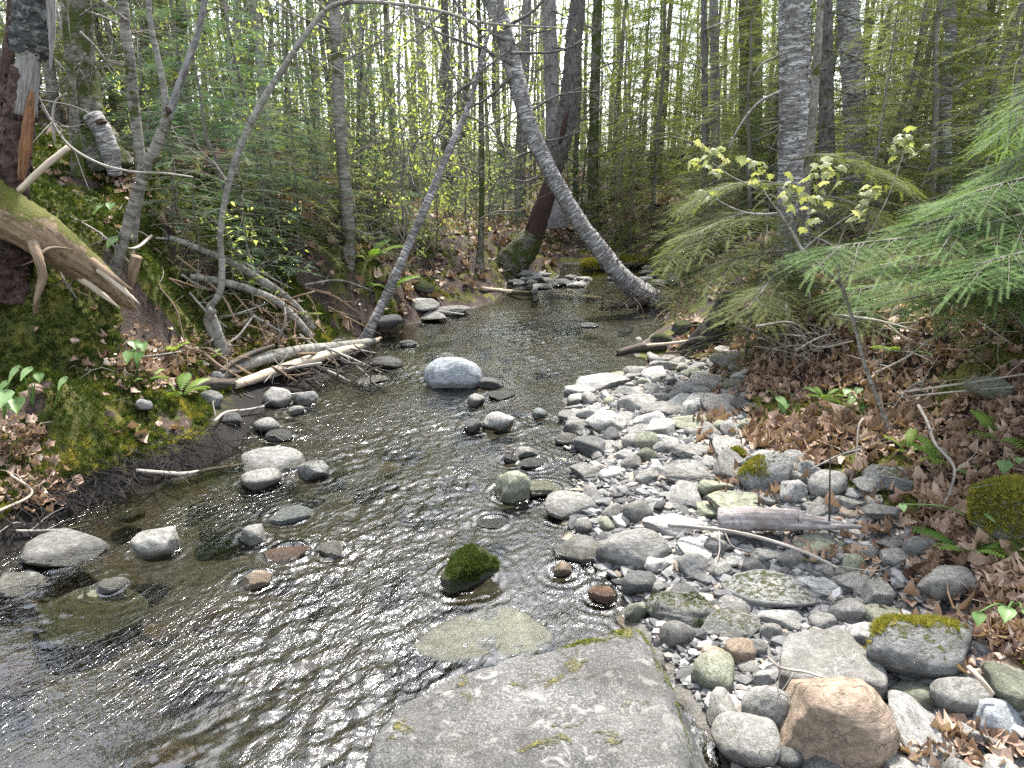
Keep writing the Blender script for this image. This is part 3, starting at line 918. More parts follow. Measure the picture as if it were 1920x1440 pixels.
T = (0, 0)
S = [
    # ---- in the stream
    (850, 704, 108, 70, 'rock_blue', 'round', "pale blue-white rounded boulder standing in mid stream", 'boulder', {'seed': 31, 'dr': .55}),
    (918, 717, 52, 22, 'rock_dark', 'angular', "dark olive stone touching the pale blue-white boulder", 'stone', {}),
    (893, 751, 32, 26, 'rock', 'angular', "small grey stone in the water in front of the pale blue-white boulder", 'stone', {}),
    (937, 742, 52, 15, 'rock_dark', 'flat', "flat wet dark stone low in the water right of the pale boulder", 'stone', {}),
    (934, 790, 66, 42, 'rock_pale', 'angular', "jagged dark and white stone in mid stream", 'stone', {}),
    (886, 799, 36, 28, 'rock_dark', 'angular', "dark angular stone leaning on the jagged white one", 'stone', {}),
    (1012, 776, 28, 22, 'rock_blue', 'round', "small bright blue-white pebble at the edge of the gravel bar", 'stone', {}),
    (985, 846, 48, 24, 'rock_pale', 'angular', "pale stone resting on darker wet stones in the shallows", 'stone', {}),
    (958, 859, 30, 18, 'rock_dark', 'round', "dark wet stone left under the pale shallows stone", 'stone', {}),
    (1000, 866, 52, 20, 'rock_dark', 'round', "dark wet stone right under the pale shallows stone", 'stone', {}),
    (957, 912, 74, 64, 'rock_olive', 'angular', "olive grey boulder peaked at the top, at the water's edge", 'boulder', {}),
    (1072, 944, 100, 50, 'rock', 'round', "smooth rounded grey boulder at the shore beside the olive peaked one", 'boulder', {'seed': 55}),
    (1022, 914, 70, 28, 'rock_olive', 'flat', "flat wet greenish stone behind the rounded shore boulder", 'stone', {}),
    (1186, 1030, 132, 80, 'rock', 'round', "big smooth grey boulder with green tint at the bar edge", 'boulder', {'seed': 77, 'dr': .7}),
    (872, 1068, 112, 72, 'rock_fullmoss', 'angular', "dark green moss-covered boulder in the rapids", 'boulder', {'seed': 47, 'yaw': .5, 'tilt': (.1, -.5)}),
    (1055, 1066, 34, 44, 'rock_tan', 'angular', "upright pinkish tan stone in the shallows", 'stone', {}),
    (925, 978, 58, 22, 'rock_dark', 'flat', "low black stone in the water below the olive peaked boulder", 'stone', {}),
    (1128, 1115, 50, 36, 'rock_red', 'round', "reddish stone half under water by the bar", 'stone', {}),
    (1195, 1145, 50, 42, 'rock_olive', 'angular', "wet block with a pale green top by the huge boulder", 'stone', {}),
    (1197, 1098, 62, 48, 'rock_dark', 'flat', "flat dark grey stone in the wet edge of the bar", 'stone', {}),
    # ---- left side of the stream
    (290, 1022, 78, 62, 'rock', 'angular', "grey angular block standing in the dark left shallows", 'stone', {}),
    (118, 1028, 150, 58, 'rock', 'flat', "long flat grey stone half hidden under the left bank", 'stone', {}),
    (35, 1092, 92, 40, 'rock', 'flat', "wet flat stone at the left border of the photo", 'stone', {}),
    (212, 1096, 50, 26, 'rock_pale', 'round', "round pale stone top showing above the green submerged boulder", 'stone', {}),
    (478, 1002, 55, 42, 'rock', 'angular', "pointed grey stone left of the flat whitish one", 'stone', {}),
    (545, 966, 78, 30, 'rock_blue', 'flat', "flat whitish blue stone awash in the rapids", 'stone', {}),
    (540, 1038, 84, 22, 'rock_red', 'flat', "flat reddish brown stone awash in the stream", 'stone', {}),
    (622, 1030, 60, 30, 'rock', 'angular', "grey stone beside the reddish brown awash one", 'stone', {}),
    (480, 1086, 56, 36, 'rock_tan', 'angular', "broken white and brown stone in the lower rapids", 'stone', {}),
    (585, 882, 60, 42, 'rock_mosstop', 'angular', "dark block with a mossy top at the left rapids", 'stone', {}),
    (510, 866, 116, 46, 'rock', 'flat', "broad flat wet grey stone by the long stick", 'stone', {}),
    (488, 897, 76, 38, 'rock', 'round', "grey rounded stone in front of the broad flat wet one", 'stone', {}),
    (500, 797, 50, 28, 'rock_pale', 'round', "pale stone at the left water edge under a thin stick", 'stone', {}),
    (526, 816, 56, 18, 'rock_dark', 'flat', "dark flat stone just below the pale left edge stone", 'stone', {}),
    (520, 747, 52, 38, 'rock', 'flat', "tilted grey slab at the left shore below the two logs", 'stone', {'tilt': (.5, .2)}),
    (573, 747, 48, 32, 'rock', 'angular', "grey block right of the tilted shore slab", 'stone', {}),
    (556, 769, 30, 20, 'rock_pale', 'round', "small rounded stone in front of the shore slab", 'stone', {}),
    (271, 757, 30, 22, 'rock_pale', 'angular', "white stone lying on the mossy shelf", 'stone', {}),
    (396, 748, 42, 34, 'rock_mosstop', 'round', "dark mossy stone under the end of the logs", 'stone', {}),
    (430, 785, 46, 26, 'rock_dark', 'round', "dark stone on the peaty left edge", 'stone', {}),
    (727, 601, 56, 24, 'rock_dark', 'flat', "dark block at the foot of the leaning thin birch", 'stone', {}),
    (792, 570, 60, 22, 'rock', 'flat', "flat grey stone on the far left shore", 'stone', {}),
    (853, 581, 60, 16, 'rock', 'flat', "low flat stone at the far left waterline", 'stone', {}),
    (814, 592, 50, 18, 'rock', 'angular', "grey stone in front of the far left flat stones", 'stone', {}),
    (766, 644, 34, 15, 'rock_dark', 'angular', "small dark stone alone in the upper stream", 'stone', {}),
    (838, 668, 32, 13, 'rock_dark', 'flat', "small dark stone just upstream of the pale boulder", 'stone', {}),
    (722, 681, 70, 16, 'rock_dark', 'flat', "low dark stone at the end of the pale log", 'stone', {}),
    (700, 712, 60, 14, 'rock', 'flat', "flat wet stone awash off the log ends", 'stone', {}),
    (1106, 610, 36, 9, 'rock_dark', 'flat', "dark stone barely breaking the calm upper water", 'stone', {}),
    # ---- far end
    (1000, 524, 46, 16, 'rock', 'angular', "grey stone at the far pool, left of the gap", 'stone', {}),
    (968, 530, 34, 16, 'rock_dark', 'angular', "dark stone at the foot of the red-scarred tree", 'stone', {}),
    (1048, 531, 52, 17, 'rock_dark', 'flat', "tilted dark slab at the far pool", 'stone', {}),
    (1015, 537, 42, 12, 'rock', 'flat', "flat stone in front of the far pool stones", 'stone', {}),
    (1068, 520, 18, 10, 'rock_pale', 'round', "small white stone in the middle of the far pool edge", 'stone', {}),
    (1096, 523, 30, 10, 'rock_pale', 'flat', "white flat stone at the right of the far pool edge", 'stone', {}),
    (1120, 497, 58, 24, 'rock_yellowmoss', 'round', "yellow-green mossy boulder left of the leaning birch base", 'boulder', {}),
    (1190, 493, 72, 26, 'rock_yellowmoss', 'round', "yellow-green mossy boulder right of the leaning birch trunk", 'boulder', {}),
    (792, 538, 42, 24, 'rock_fullmoss', 'round', "green mossy stone on the far left shore", 'stone', {}),
    (1240, 636, 42, 24, 'rock_fullmoss', 'round', "mossy stone on the right shore behind the white driftwood", 'stone', {}),
    (1285, 612, 50, 20, 'rock_fullmoss', 'flat', "mossy stone under the roots on the right shore", 'stone', {}),
    (1238, 530, 40, 14, 'rock_pale', 'angular', "pale stone at the far right bend of the stream", 'stone', {}),
    (1262, 518, 30, 14, 'rock_pale', 'angular', "whitish stone beyond the leaning birch's foot", 'stone', {}),
    (1215, 512, 30, 10, 'rock_pale', 'flat', "flat whitish stone in the far riffle", 'stone', {}),
    (1150, 522, 24, 9, 'rock_pale', 'angular', "small whitish stone left of the leaning birch in the far riffle", 'stone', {}),
    (1280, 532, 34, 16, 'rock', 'angular', "grey stone on the far right shore", 'stone', {}),
    (985, 512, 36, 14, 'rock', 'angular', "uppermost grey stone of the far pool", 'stone', {}),
    # ---- gravel bar, back to front
    (1127, 718, 104, 30, 'rock_pale', 'flat', "long pale flat stone at the upstream tip of the bar", 'stone', {}),
    (1240, 688, 52, 30, 'rock', 'angular', "grey stone below the white driftwood", 'stone', {}),
    (1180, 735, 54, 26, 'rock', 'angular', "grey block just in front of the long pale flat stone", 'stone', {}),
    (1137, 793, 80, 48, 'rock_pale', 'angular', "pale angular boulder on the upstream half of the bar", 'boulder', {}),
    (1084, 800, 58, 30, 'rock', 'angular', "grey stone left of the pale angular boulder", 'stone', {}),
    (1064, 824, 46, 22, 'rock', 'round', "grey stone at the waterline below the small blue pebble", 'stone', {}),
    (1242, 768, 92, 26, 'rock', 'flat', "long grey slab lying across the upper bar", 'stone', {'yaw': .3}),
    (1330, 752, 96, 28, 'rock_pale', 'flat', "pale slab at the back of the bar near the leaf litter", 'stone', {}),
    (1300, 790, 88, 28, 'rock_olive', 'flat', "greenish slab in the middle of the upper bar", 'stone', {}),
    (1302, 848, 100, 26, 'rock', 'flat', "upper of two flat grey slabs in the middle of the bar", 'stone', {}),
    (1302, 886, 108, 38, 'rock', 'flat', "lower of two flat grey slabs in the middle of the bar", 'stone', {'yaw': -.25}),
    (1211, 856, 40, 34, 'rock_olive', 'round', "round banded olive stone left of the flat slabs", 'stone', {}),
    (1212, 893, 46, 32, 'rock', 'angular', "grey stone beneath the banded olive stone", 'stone', {}),
    (1378, 858, 44, 40, 'rock_yellowmoss', 'round', "yellow mossy lump at the edge of the leaf bank", 'stone', {}),
    (1436, 885, 98, 80, 'rock_mosstop', 'round', "grey boulder with mossy shoulder against the leaf bank", 'boulder', {}),
    (1485, 922, 52, 48, 'rock_pale', 'angular', "pale angular stone right of the mossy-shouldered boulder", 'stone', {}),
    (1512, 880, 48, 44, 'rock_pale', 'angular', "pale stone tipped up in the leaves", 'stone', {}),
    (1594, 888, 28, 22, 'rock_tan', 'angular', "small tan stone in the dead leaves", 'stone', {}),
    (1632, 910, 62, 30, 'rock', 'angular', "grey slab stone in dead leaves by the dark mossy rock", 'stone', {}),
    (1690, 892, 130, 40, 'rock_mosstop', 'flat', "long dark mossy rock under the bank overhang", 'boulder', {}),
    (1890, 950, 130, 150, 'rock_yellowmoss', 'round', "tall yellow-green mossy hummock at the right border", 'boulder', {'dr': .8}),
    (1860, 724, 104, 44, 'rock_olive', 'round', "greenish boulder behind twigs on the right bank", 'boulder', {}),
    (1386, 948, 112, 48, 'rock_olive', 'flat', "flat green-grey block behind the driftwood log", 'stone', {}),
    (1268, 985, 124, 36, 'rock_pale', 'flat', "flat pale stone at the left end of the driftwood log", 'stone', {}),
    (1196, 960, 56, 46, 'rock', 'round', "grey stone left of the flat pale stone by the log", 'stone', {}),
    (1345, 1024, 50, 38, 'rock', 'round', "round grey stone under the driftwood log", 'stone', {}),
    (1236, 1056, 62, 36, 'rock_pale', 'angular', "pale wedge beside the big smooth grey boulder", 'stone', {}),
    (1300, 1060, 60, 72, 'rock_pale', 'angular', "tall pale tilted stone in the middle of the lower bar", 'stone', {}),
    (1443, 1106, 168, 68, 'rock_moss', 'round', "broad smooth grey boulder with moss streaks on the bar", 'boulder', {'seed': 61}),
    (1383, 1130, 72, 36, 'rock', 'round', "rounded grey stone tucked against the broad smooth boulder", 'stone', {}),
    (1280, 1143, 134, 62, 'rock_moss', 'flat', "green moss-covered flat boulder behind the huge boulder", 'boulder', {}),
    (1271, 1187, 66, 76, 'rock', 'round', "egg-shaped grey stone beside the huge boulder's corner", 'stone', {}),
    (1368, 1170, 116, 52, 'rock_moss', 'angular', "speckled stone with thin moss between egg stone and slate slab", 'stone', {}),
    (1446, 1184, 44, 54, 'rock', 'round', "upright grey stone left of the slate slab", 'stone', {}),
    (1418, 1212, 44, 56, 'rock', 'flat', "thin pointed slate shard leaning left of the slab", 'stone', {'tilt': (.7, .4)}),
    (1390, 1222, 58, 50, 'rock_tan', 'angular', "brownish speckled stone by the slate shard", 'stone', {}),
    (1341, 1260, 84, 106, 'rock_olive', 'round', "oval greenish stone right of the huge boulder", 'boulder', {'yaw': .2, 'dr': 1.1}),
    (1434, 1272, 48, 38, 'rock_pale', 'angular', "pale angular stone at the corner of the slate slab", 'stone', {}),
    (1404, 1252, 40, 24, 'rock', 'round', "small grey stone right of the oval greenish stone", 'stone', {}),
    (1592, 1146, 68, 50, 'rock', 'round', "rounded grey boulder behind the slate slab", 'boulder', {}),
    (1543, 1164, 48, 32, 'rock', 'round', "grey stone between slate slab and rounded boulder", 'stone', {}),
    (1626, 1162, 28, 24, 'rock_pale', 'round', "small white egg stone left of the mossy crowned boulder", 'stone', {}),
    (1538, 1098, 88, 32, 'rock_pale', 'flat', "pale flat stone right of the broad smooth boulder", 'stone', {}),
    (1640, 1116, 62, 50, 'rock', 'flat', "tilted grey slab in grit near the leaf edge", 'stone', {'yaw': -.5}),
    (1726, 1212, 212, 124, 'rock_mosstop', 'round', "big grey boulder with a crown of yellow moss at the right", 'boulder', {'seed': 88, 'dr': .7}),
    (1560, 1345, 216, 220, 'rock_tan', 'angular', "big tan boulder in the lower right foreground", 'boulder', {'seed': 23, 'dr': .95, 'yaw': .35}),
    (1448, 1322, 110, 92, 'rock', 'round', "grey boulder half behind the tan boulder", 'boulder', {}),
    (1398, 1392, 120, 104, 'rock', 'round', "rounded cracked grey boulder left of the tan boulder", 'boulder', {'seed': 91, 'dr': 1.0}),
    (1806, 1306, 104, 72, 'rock', 'round', "grey stone below the moss-crowned boulder", 'boulder', {}),
    (1714, 1302, 86, 52, 'rock_olive', 'round', "dark greenish stone in front of the moss-crowned boulder", 'stone', {}),
    (1872, 1350, 88, 66, 'rock_blue', 'angular', "blue-grey angular stone at the lower right edge", 'stone', {}),
    (1540, 1020, 104, 28, 'rock_olive', 'round', "long olive stone in front of the driftwood log", 'stone', {}),
    (1684, 1014, 84, 28, 'rock', 'flat', "flat grey stone at the leaf edge, upper of two", 'stone', {}),
    (1684, 1046, 66, 34, 'rock', 'flat', "flat grey stone at the leaf edge, lower of two", 'stone', {}),
    (1630, 1040, 38, 38, 'rock', 'round', "grey stone left of the two flat leaf edge stones", 'stone', {}),
    (1602, 1058, 46, 38, 'rock_olive', 'round', "greenish stone beside a dead leaf on the bar", 'stone', {}),
    (1560, 1072, 58, 28, 'rock', 'flat', "grey stone behind the pale flat stone", 'stone', {}),
    (1440, 1042, 62, 30, 'rock_pale', 'flat', "pale flat stone under the thin grey stick", 'stone', {}),
    (1378, 1050, 48, 26, 'rock_pale', 'round', "small oval pale stone between tilted stone and stick", 'stone', {}),
    (1480, 1048, 54, 34, 'rock', 'round', "grey stone right of the flat one under the stick", 'stone', {}),
    (1555, 1440, 120, 60, 'rock_dark', 'round', "dark stone below the tan boulder", 'stone', {}),
    (1475, 1425, 60, 50, 'rock_dark', 'round', "dark stone wedged between cracked and tan boulders", 'stone', {}),
]
for px, py, w, h, mat, shape, label, cat, kw in S:
    stone(px, py, w, h, mat, shape, label, cat, **kw)
# under the surface
for px, py, w, h, mat, label in [
    (300, 1190, 64, 54, 'rock_tan', "amber stone lying under the dark left water"),
    (486, 1138, 30, 18, 'rock_tan', "small orange stone under water"),
    (310, 1428, 124, 56, 'rock_tan', "pinkish tan boulder under water at the bottom edge"),
    (165, 1150, 190, 100, 'rock_olive', "large green mossy boulder under the dark left water"),
    (20, 1290, 110, 80, 'rock_red', "brown boulder under water at the left border"),
    (395, 1165, 60, 60, 'rock_red', "brown stone under water right of the amber one"),
    (380, 1240, 120, 60, 'rock_olive', "olive boulder under the lower left rapids"),
    (730, 880, 50, 26, 'rock_tan', "pinkish stone under water in mid stream"),
    (880, 880, 44, 24, 'rock_tan', "yellowish pink stone under water near the olive peaked boulder"),
    (1050, 882, 60, 30, 'rock_red', "rusty stone under water beside the bar")]:
    stone(px, py, w, h, mat, 'round', label, "stone", under=True, dr=.9, hmax=.6)

for i in range(26):
    rq = np.random.RandomState(900 + i)
    px, py = (rq.uniform(1205, 1290), rq.uniform(492, 545)) if i % 2 else (rq.uniform(945, 1130), rq.uniform(505, 538))
    w = rq.uniform(12, 28)
    stone(px, py, w, w * rq.uniform(.35, .6), 'rock_pale', ('angular', 'flat')[i % 2], "small pale stone in the bright riffle at the far end of the stream", group="pale stones at the far riffle")

# moss wig on the crowned boulder and back edge of the huge one are built with the moss below

# stones nobody could tell apart: filled into the gaps of the bar, and on the stream bed
VARS = [(400 + i, ('flat', 'angular', 'flat', 'angular', 'round', 'angular', 'flat')[i % 7]) for i in range(20)]
ra = np.random.RandomState(21)
gx0, gy0 = GRAVEL.min(0)
gx1, gy1 = GRAVEL.max(0)
_mats = ['rock', 'rock', 'rock', 'rock_pale', 'rock_pale', 'rock_pale', 'rock_olive', 'rock_dark', 'rock', 'rock']
_lab = {'rock': "grey", 'rock_pale': "pale grey", 'rock_olive': "olive green", 'rock_dark': "dark slate", 'rock_tan': "brownish"}
SX = list(STONES)


def free(x, y, r, slack=.78):
    for a, b, q in SX:
        if (a - x) ** 2 + (b - y) ** 2 < ((q + r) * slack) ** 2:
            return False
    return True


cnt, tries = 0, 0
while cnt < 172 and tries < 9000:
    tries += 1
    x, y = ra.uniform(gx0, gx1), ra.uniform(1.2, gy1)
    if not inpoly(GRAVEL, np.array([x]), np.array([y]))[0]:
        continue
    if abs(x) > .75 * y + .15:
        continue
    r_ = float(np.clip(np.exp(ra.normal(-2.8, .38)), .028, .12)) * (1 if tries < 3500 else .7)
    if not free(x, y, r_, .64):
        continue
    SX.append((x, y, r_))
    sd_, sh = VARS[ra.randint(len(VARS))]
    r_ *= 1.25 if sh == 'flat' else 1
    mt = _mats[ra.randint(len(_mats))]
    fl = {'round': .75, 'angular': .65, 'flat': .4}[sh]
    z = float(zground(x, y))
    H = r_ * 2 * fl
    o = put_rock("stone", rock_mesh(sd_, 4, sh, mt), (x, y, z + H * .22), (r_ * 2.3, r_ * 2 * ra.uniform(.65, .95), H), ra.uniform(0, 6.28), (ra.normal(0, .2), ra.normal(0, .2)), M[mt])
    tag(o, {'round': "small rounded %s stone among the many on the gravel bar", 'angular': "small angular %s stone among the many on the gravel bar",
            'flat': "small flat %s stone among the many on the gravel bar"}[sh] % _lab[mt], "stone", "stones on the gravel bar")
    cnt += 1
cnt, tries = 0, 0
BED = [G(a, b, -.1) for a, b in [(0, 1040), (380, 880), (690, 660), (900, 565), (1250, 560), (1160, 690), (1045, 790), (1090, 890), (1050, 980), (1190, 1150), (1000, 1240), (700, 1300), (650, 1500), (-100, 1500)]]
BED = np.array([b[:2] for b in BED])
_bm = ['rock', 'rock_olive', 'rock_dark', 'rock_red', 'rock_tan', 'rock_olive', 'rock']
while cnt < 34 and tries < 6000:
    tries += 1
    x, y = ra.uniform(-2.4, 2), ra.uniform(1.4, 1.4 + 6.5 * ra.rand())
    if not inpoly(BED, np.array([x]), np.array([y]))[0] or abs(x) > .75 * y:
        continue
    r_ = float(np.clip(np.exp(ra.normal(-2.35, .35)), .05, .2))
    if not free(x, y, r_, .9):
        continue
    SX.append((x, y, r_))
    sd_, sh = VARS[ra.randint(len(VARS))]
    mt = _bm[ra.randint(len(_bm))]
    H = r_ * 1.1
    o = put_rock("stone", rock_mesh(sd_, 3, sh, mt), (x, y, -.014 - H * .5 + .02 * (ra.rand() - .6)), (r_ * 2.2, r_ * 1.8, H), ra.uniform(0, 6.28), (0, 0), M[mt])
    tag(o, "%s cobble lying under the rippling stream water" % {**_lab, 'rock_red': "rust brown"}[mt], "stone", "cobbles on the stream bed")
    cnt += 1

# pebbles past counting
peb = MB()
pr = np.random.RandomState(5)
N = 42000
x, y = pr.uniform(gx0 - .1, gx1, N), 1.2 + (gy1 - 1.2) * pr.rand(N) ** 1.5
ok = inpoly(GRAVEL, x, y) & (np.abs(x) < .75 * y + .2)
x, y = x[ok], y[ok]
N = len(x)
v, t = ICO[1]
v1 = v * (1 + .3 * wob(v, 3, 1.9, 2))[:, None]
sz = np.clip(np.exp(pr.normal(-4.7, .65, N)), .003, .036)
ang = pr.rand(N) * 6.28
X = np.stack([np.cos(ang), np.sin(ang), pr.randn(N) * .35], 1)
X, Yv, Z = axes(X)
s3 = np.stack([sz * 1.2, sz * pr.uniform(.5, 1, N), sz * pr.uniform(.2, .7, N)], 1)
inst(peb, (v1, None, t), np.stack([x, y, zground(x, y) + sz * .2], 1), X, Yv, Z, s3, pr.rand(N))
k = NT("pebbles")
c = k.ramp(k.attr('tint'), [(0, (.035, .035, .035)), (.45, (.11, .11, .107)), (.8, (.21, .207, .2)), (.92, (.2, .155, .11)), (1, (.42, .42, .41))])
c = k.mix(k.ramp(k.noise(k.attr('tc', 'Vector'), 3.5, 4), [(.4, .5), (.6, 0.0)]), c, k.mix(1.0, c, (.4, .4, .4), 'MULTIPLY'))
zz = k.sep(k.pos())[2]
wet = k.math('SUBTRACT', 1.0, k.smooth(zz, .0, .02))
c = k.mix(wet, c, k.mix(1.0, c, (.42, .41, .37), 'MULTIPLY'))
M['gravel'] = k.finish(k.bsdf(c, k.math('MULTIPLY_ADD', wet, -.45, .8)))
tag(peb.build("gravel", M['gravel'], smooth=False), "loose grey pebbles and grit of the gravel bar", kind="stuff")

# ------------------------------------------------------------------ water
wx = axis_coords(1.8, -3.4, 4.2, 640)
wy = 2.2 + axis_coords(1.6, -2.2, 11.5, 960)
WX, WY = np.meshgrid(wx, wy)


def ripple(x, y, seed, n, L0, L1, flow=(-.38, -.92), an=2.2):
    r = np.random.RandomState(seed)
    s = 0
    fx, fy = flow
    al, ac = x * fx + y * fy, -x * fy + y * fx
    for i in range(n):
        L = math.exp(r.uniform(math.log(L0), math.log(L1)))
        a = r.uniform(-1.25, 1.25)
        kx, ky = math.cos(a) / L * 6.283 / 1.0, math.sin(a) / L * 6.283 * an
        ph = r.rand() * 6.28
        wob = .9 * np.sin(al * (2.1 / L ** .5) * r.uniform(.4, 1) + ac * r.uniform(1, 4) + ph) + .9 * np.sin(ac * r.uniform(3, 8) - al * r.uniform(1, 4) + 2 * ph)
        s = s + L * np.sin(kx * al + ky * ac + ph + wob)
    return s / n


calm = 1 - .45 * sstep(WY, 7.2, 8.6) - .25 * sstep(WY, 5, 7)
calm = calm * np.clip(.75 + 1.1 * bumpy(WX * .9 + 3, WY * .55 + 1), .35, 1.5)
calm = calm * (1 - .6 * sstep(-WX - .16 * (WY - 2), .6, 1.3) * sstep(4.2 - WY, 0, .6))
WZ = (ripple(WX, WY, 1, 32, .09, .26) * .095 + ripple(WX, WY, 2, 40, .035, .08, an=2.0) * .13) * calm
for _a, _b, _q in EMERG:          # rings and pillows of water around every stone that breaks the surface
    if abs(float(zbase(_a, _b))) > .16 or _b > 8:
        continue
    i0, i1 = np.searchsorted(wy, _b - _q - .3), np.searchsorted(wy, _b + _q + .3)
    j0, j1 = np.searchsorted(wx, _a - _q - .3), np.searchsorted(wx, _a + _q + .3)
    if i1 <= i0 or j1 <= j0:
        continue
    _X, _Y = WX[i0:i1, j0:j1] - _a, WY[i0:i1, j0:j1] - _b
    _d = np.hypot(_X, _Y) - _q * .85
    up_ = (_X * .38 + _Y * .92) / np.maximum(np.hypot(_X, _Y), .01)      # +1 upstream
    WZ[i0:i1, j0:j1] += np.where(_d > -.05, np.exp(-np.abs(_d) / .07) * (.010 * up_ + .0035 * np.cos(_d * 6.283 / .05)), 0)
WZ = WZ + .012 * ripple(WX, WY, 5, 10, .5, 1.3)
wb = MB()
nx, ny = len(wx), len(wy)
ii = (np.arange(ny - 1)[:, None] * nx + np.arange(nx - 1)[None]).ravel()
wb.add(np.stack([WX, WY, WZ], -1), np.stack([ii, ii + 1, ii + nx + 1, ii + nx], -1))
k = NT("stream_water")
pp = k.pos()
rv = k.map(pp, rot=(0, 0, .39))
w1 = k.noise(k.map(rv, (48, 20, 10)), 1.0, 3, .55, 1.0)
w2 = k.noise(k.map(rv, (80, 34, 10), loc=(3, 1, 0)), 1.0, 2, .5, .8)
w3 = k.noise(k.map(rv, (1.7, .9, 1)), 1.0, 3, .5)
amp = k.ramp(w3, [(.36, .12), (.6, 1.0)])
hh = k.math('MULTIPLY', k.math('ADD', w1, k.math('MULTIPLY', w2, .4)), amp)
yy = k.sep(pp)[1]
far = k.math('MULTIPLY_ADD', k.smooth(yy, 6.5, 9), -.6, 1.0)
nr = k.bump(k.math('MULTIPLY', hh, far), .62, .011)
fr = k.n("ShaderNodeFresnel")
fr.inputs[0].default_value = 1.64
k.link(nr, fr.inputs[1])
tr = k.n("ShaderNodeBsdfTransparent")
tr.inputs[0].default_value = (.56, .56, .50, 1)
gl = k.n("ShaderNodeBsdfGlossy")
gl.inputs['Roughness'].default_value = .06
gl.inputs[0].default_value = (1, 1, 1, 1)
k.link(nr, gl.inputs['Normal'])
mx = k.n("ShaderNodeMixShader")
k.link(fr.outputs[0], mx.inputs[0])
k.link(tr.outputs[0], mx.inputs[1])
k.link(gl.outputs[0], mx.inputs[2])
MWATER = k.finish(mx.outputs[0])
water = wb.build("water", MWATER)
tag(water, "shallow rippling stream water running over stones", kind="structure")

# ------------------------------------------------------------------ foliage templates
def comb(nn, w, droop=0.0, seed=0, nw=.02):
    """twig along X of unit length with needles both sides (flat spray)"""
    r = np.random.RandomState(seed)
    V, Tt = [], []
    for i in range(nn):
        for sgn in (-1, 1):
            x = (i + .5 * (sgn > 0) + .2 * r.rand()) / nn
            l = w * (1 - .45 * x) * r.uniform(.8, 1.15)
            z = r.uniform(-.25, .35) * l
            b = len(V)
            V += [(x, 0, -droop * x * x), (x + nw, 0, -droop * x * x), (x + .55 * l, sgn * l, z - droop * x * x)]
            Tt.append((b, b + 1, b + 2))
    return np.array(V, float), None, np.array(Tt)


COMB_FAR = comb(13, .13, .1, 1, .038)
COMB_MID = comb(15, .16, .1, 2, .034)
COMB_NEAR = comb(26, .105, .1, 3, .02)
LEAF = (np.array([[0, 0, 0], [.35, .26, .05], [.35, -.26, .05], [.4, 0, -.02], [1, 0, -.12]], float), None, np.array([[0, 3, 1], [0, 2, 3], [3, 4, 1], [2, 4, 3]]))


def maple_leaf():
    prof = [(0, 0), (.05, .28), (-.1, .5), (.2, .42), (.3, .55), (.38, .34), (.62, .42), (.62, .22), (1.0, 0)]
    V = [(.3, 0, .05)]
    for x, y in prof:
        V.append((x, y, -.9 * y * y - .25 * x * x))
    for x, y in prof[-2:0:-1]:
        V.append((x, -y, -.9 * y * y - .25 * x * x))
    n = len(V) - 1
    return np.array(V, float), None, np.array([[0, 1 + (i + 1) % n, 1 + i] for i in range(n)])


MAPLE = maple_leaf()


def broad_leaf():
    V, q = [], []
    xs_ = [0, .12, .3, .55, .8, 1.0]
    ws = [.02, .3, .43, .36, .17, .0]
    for x, w in zip(xs_, ws):
        for s in (-1, -.5, 0, .5, 1):
            V.append((x, s * w, .12 * abs(s) - .35 * x * x))
    for i in range(5):
        for j in range(4):
            a = i * 5 + j
            q.append((a, a + 1, a + 6, a + 5))
    return np.array(V, float), np.array(q), None


BROAD = broad_leaf()


def rvec(r, n):
    return unit(r.randn(n, 3))


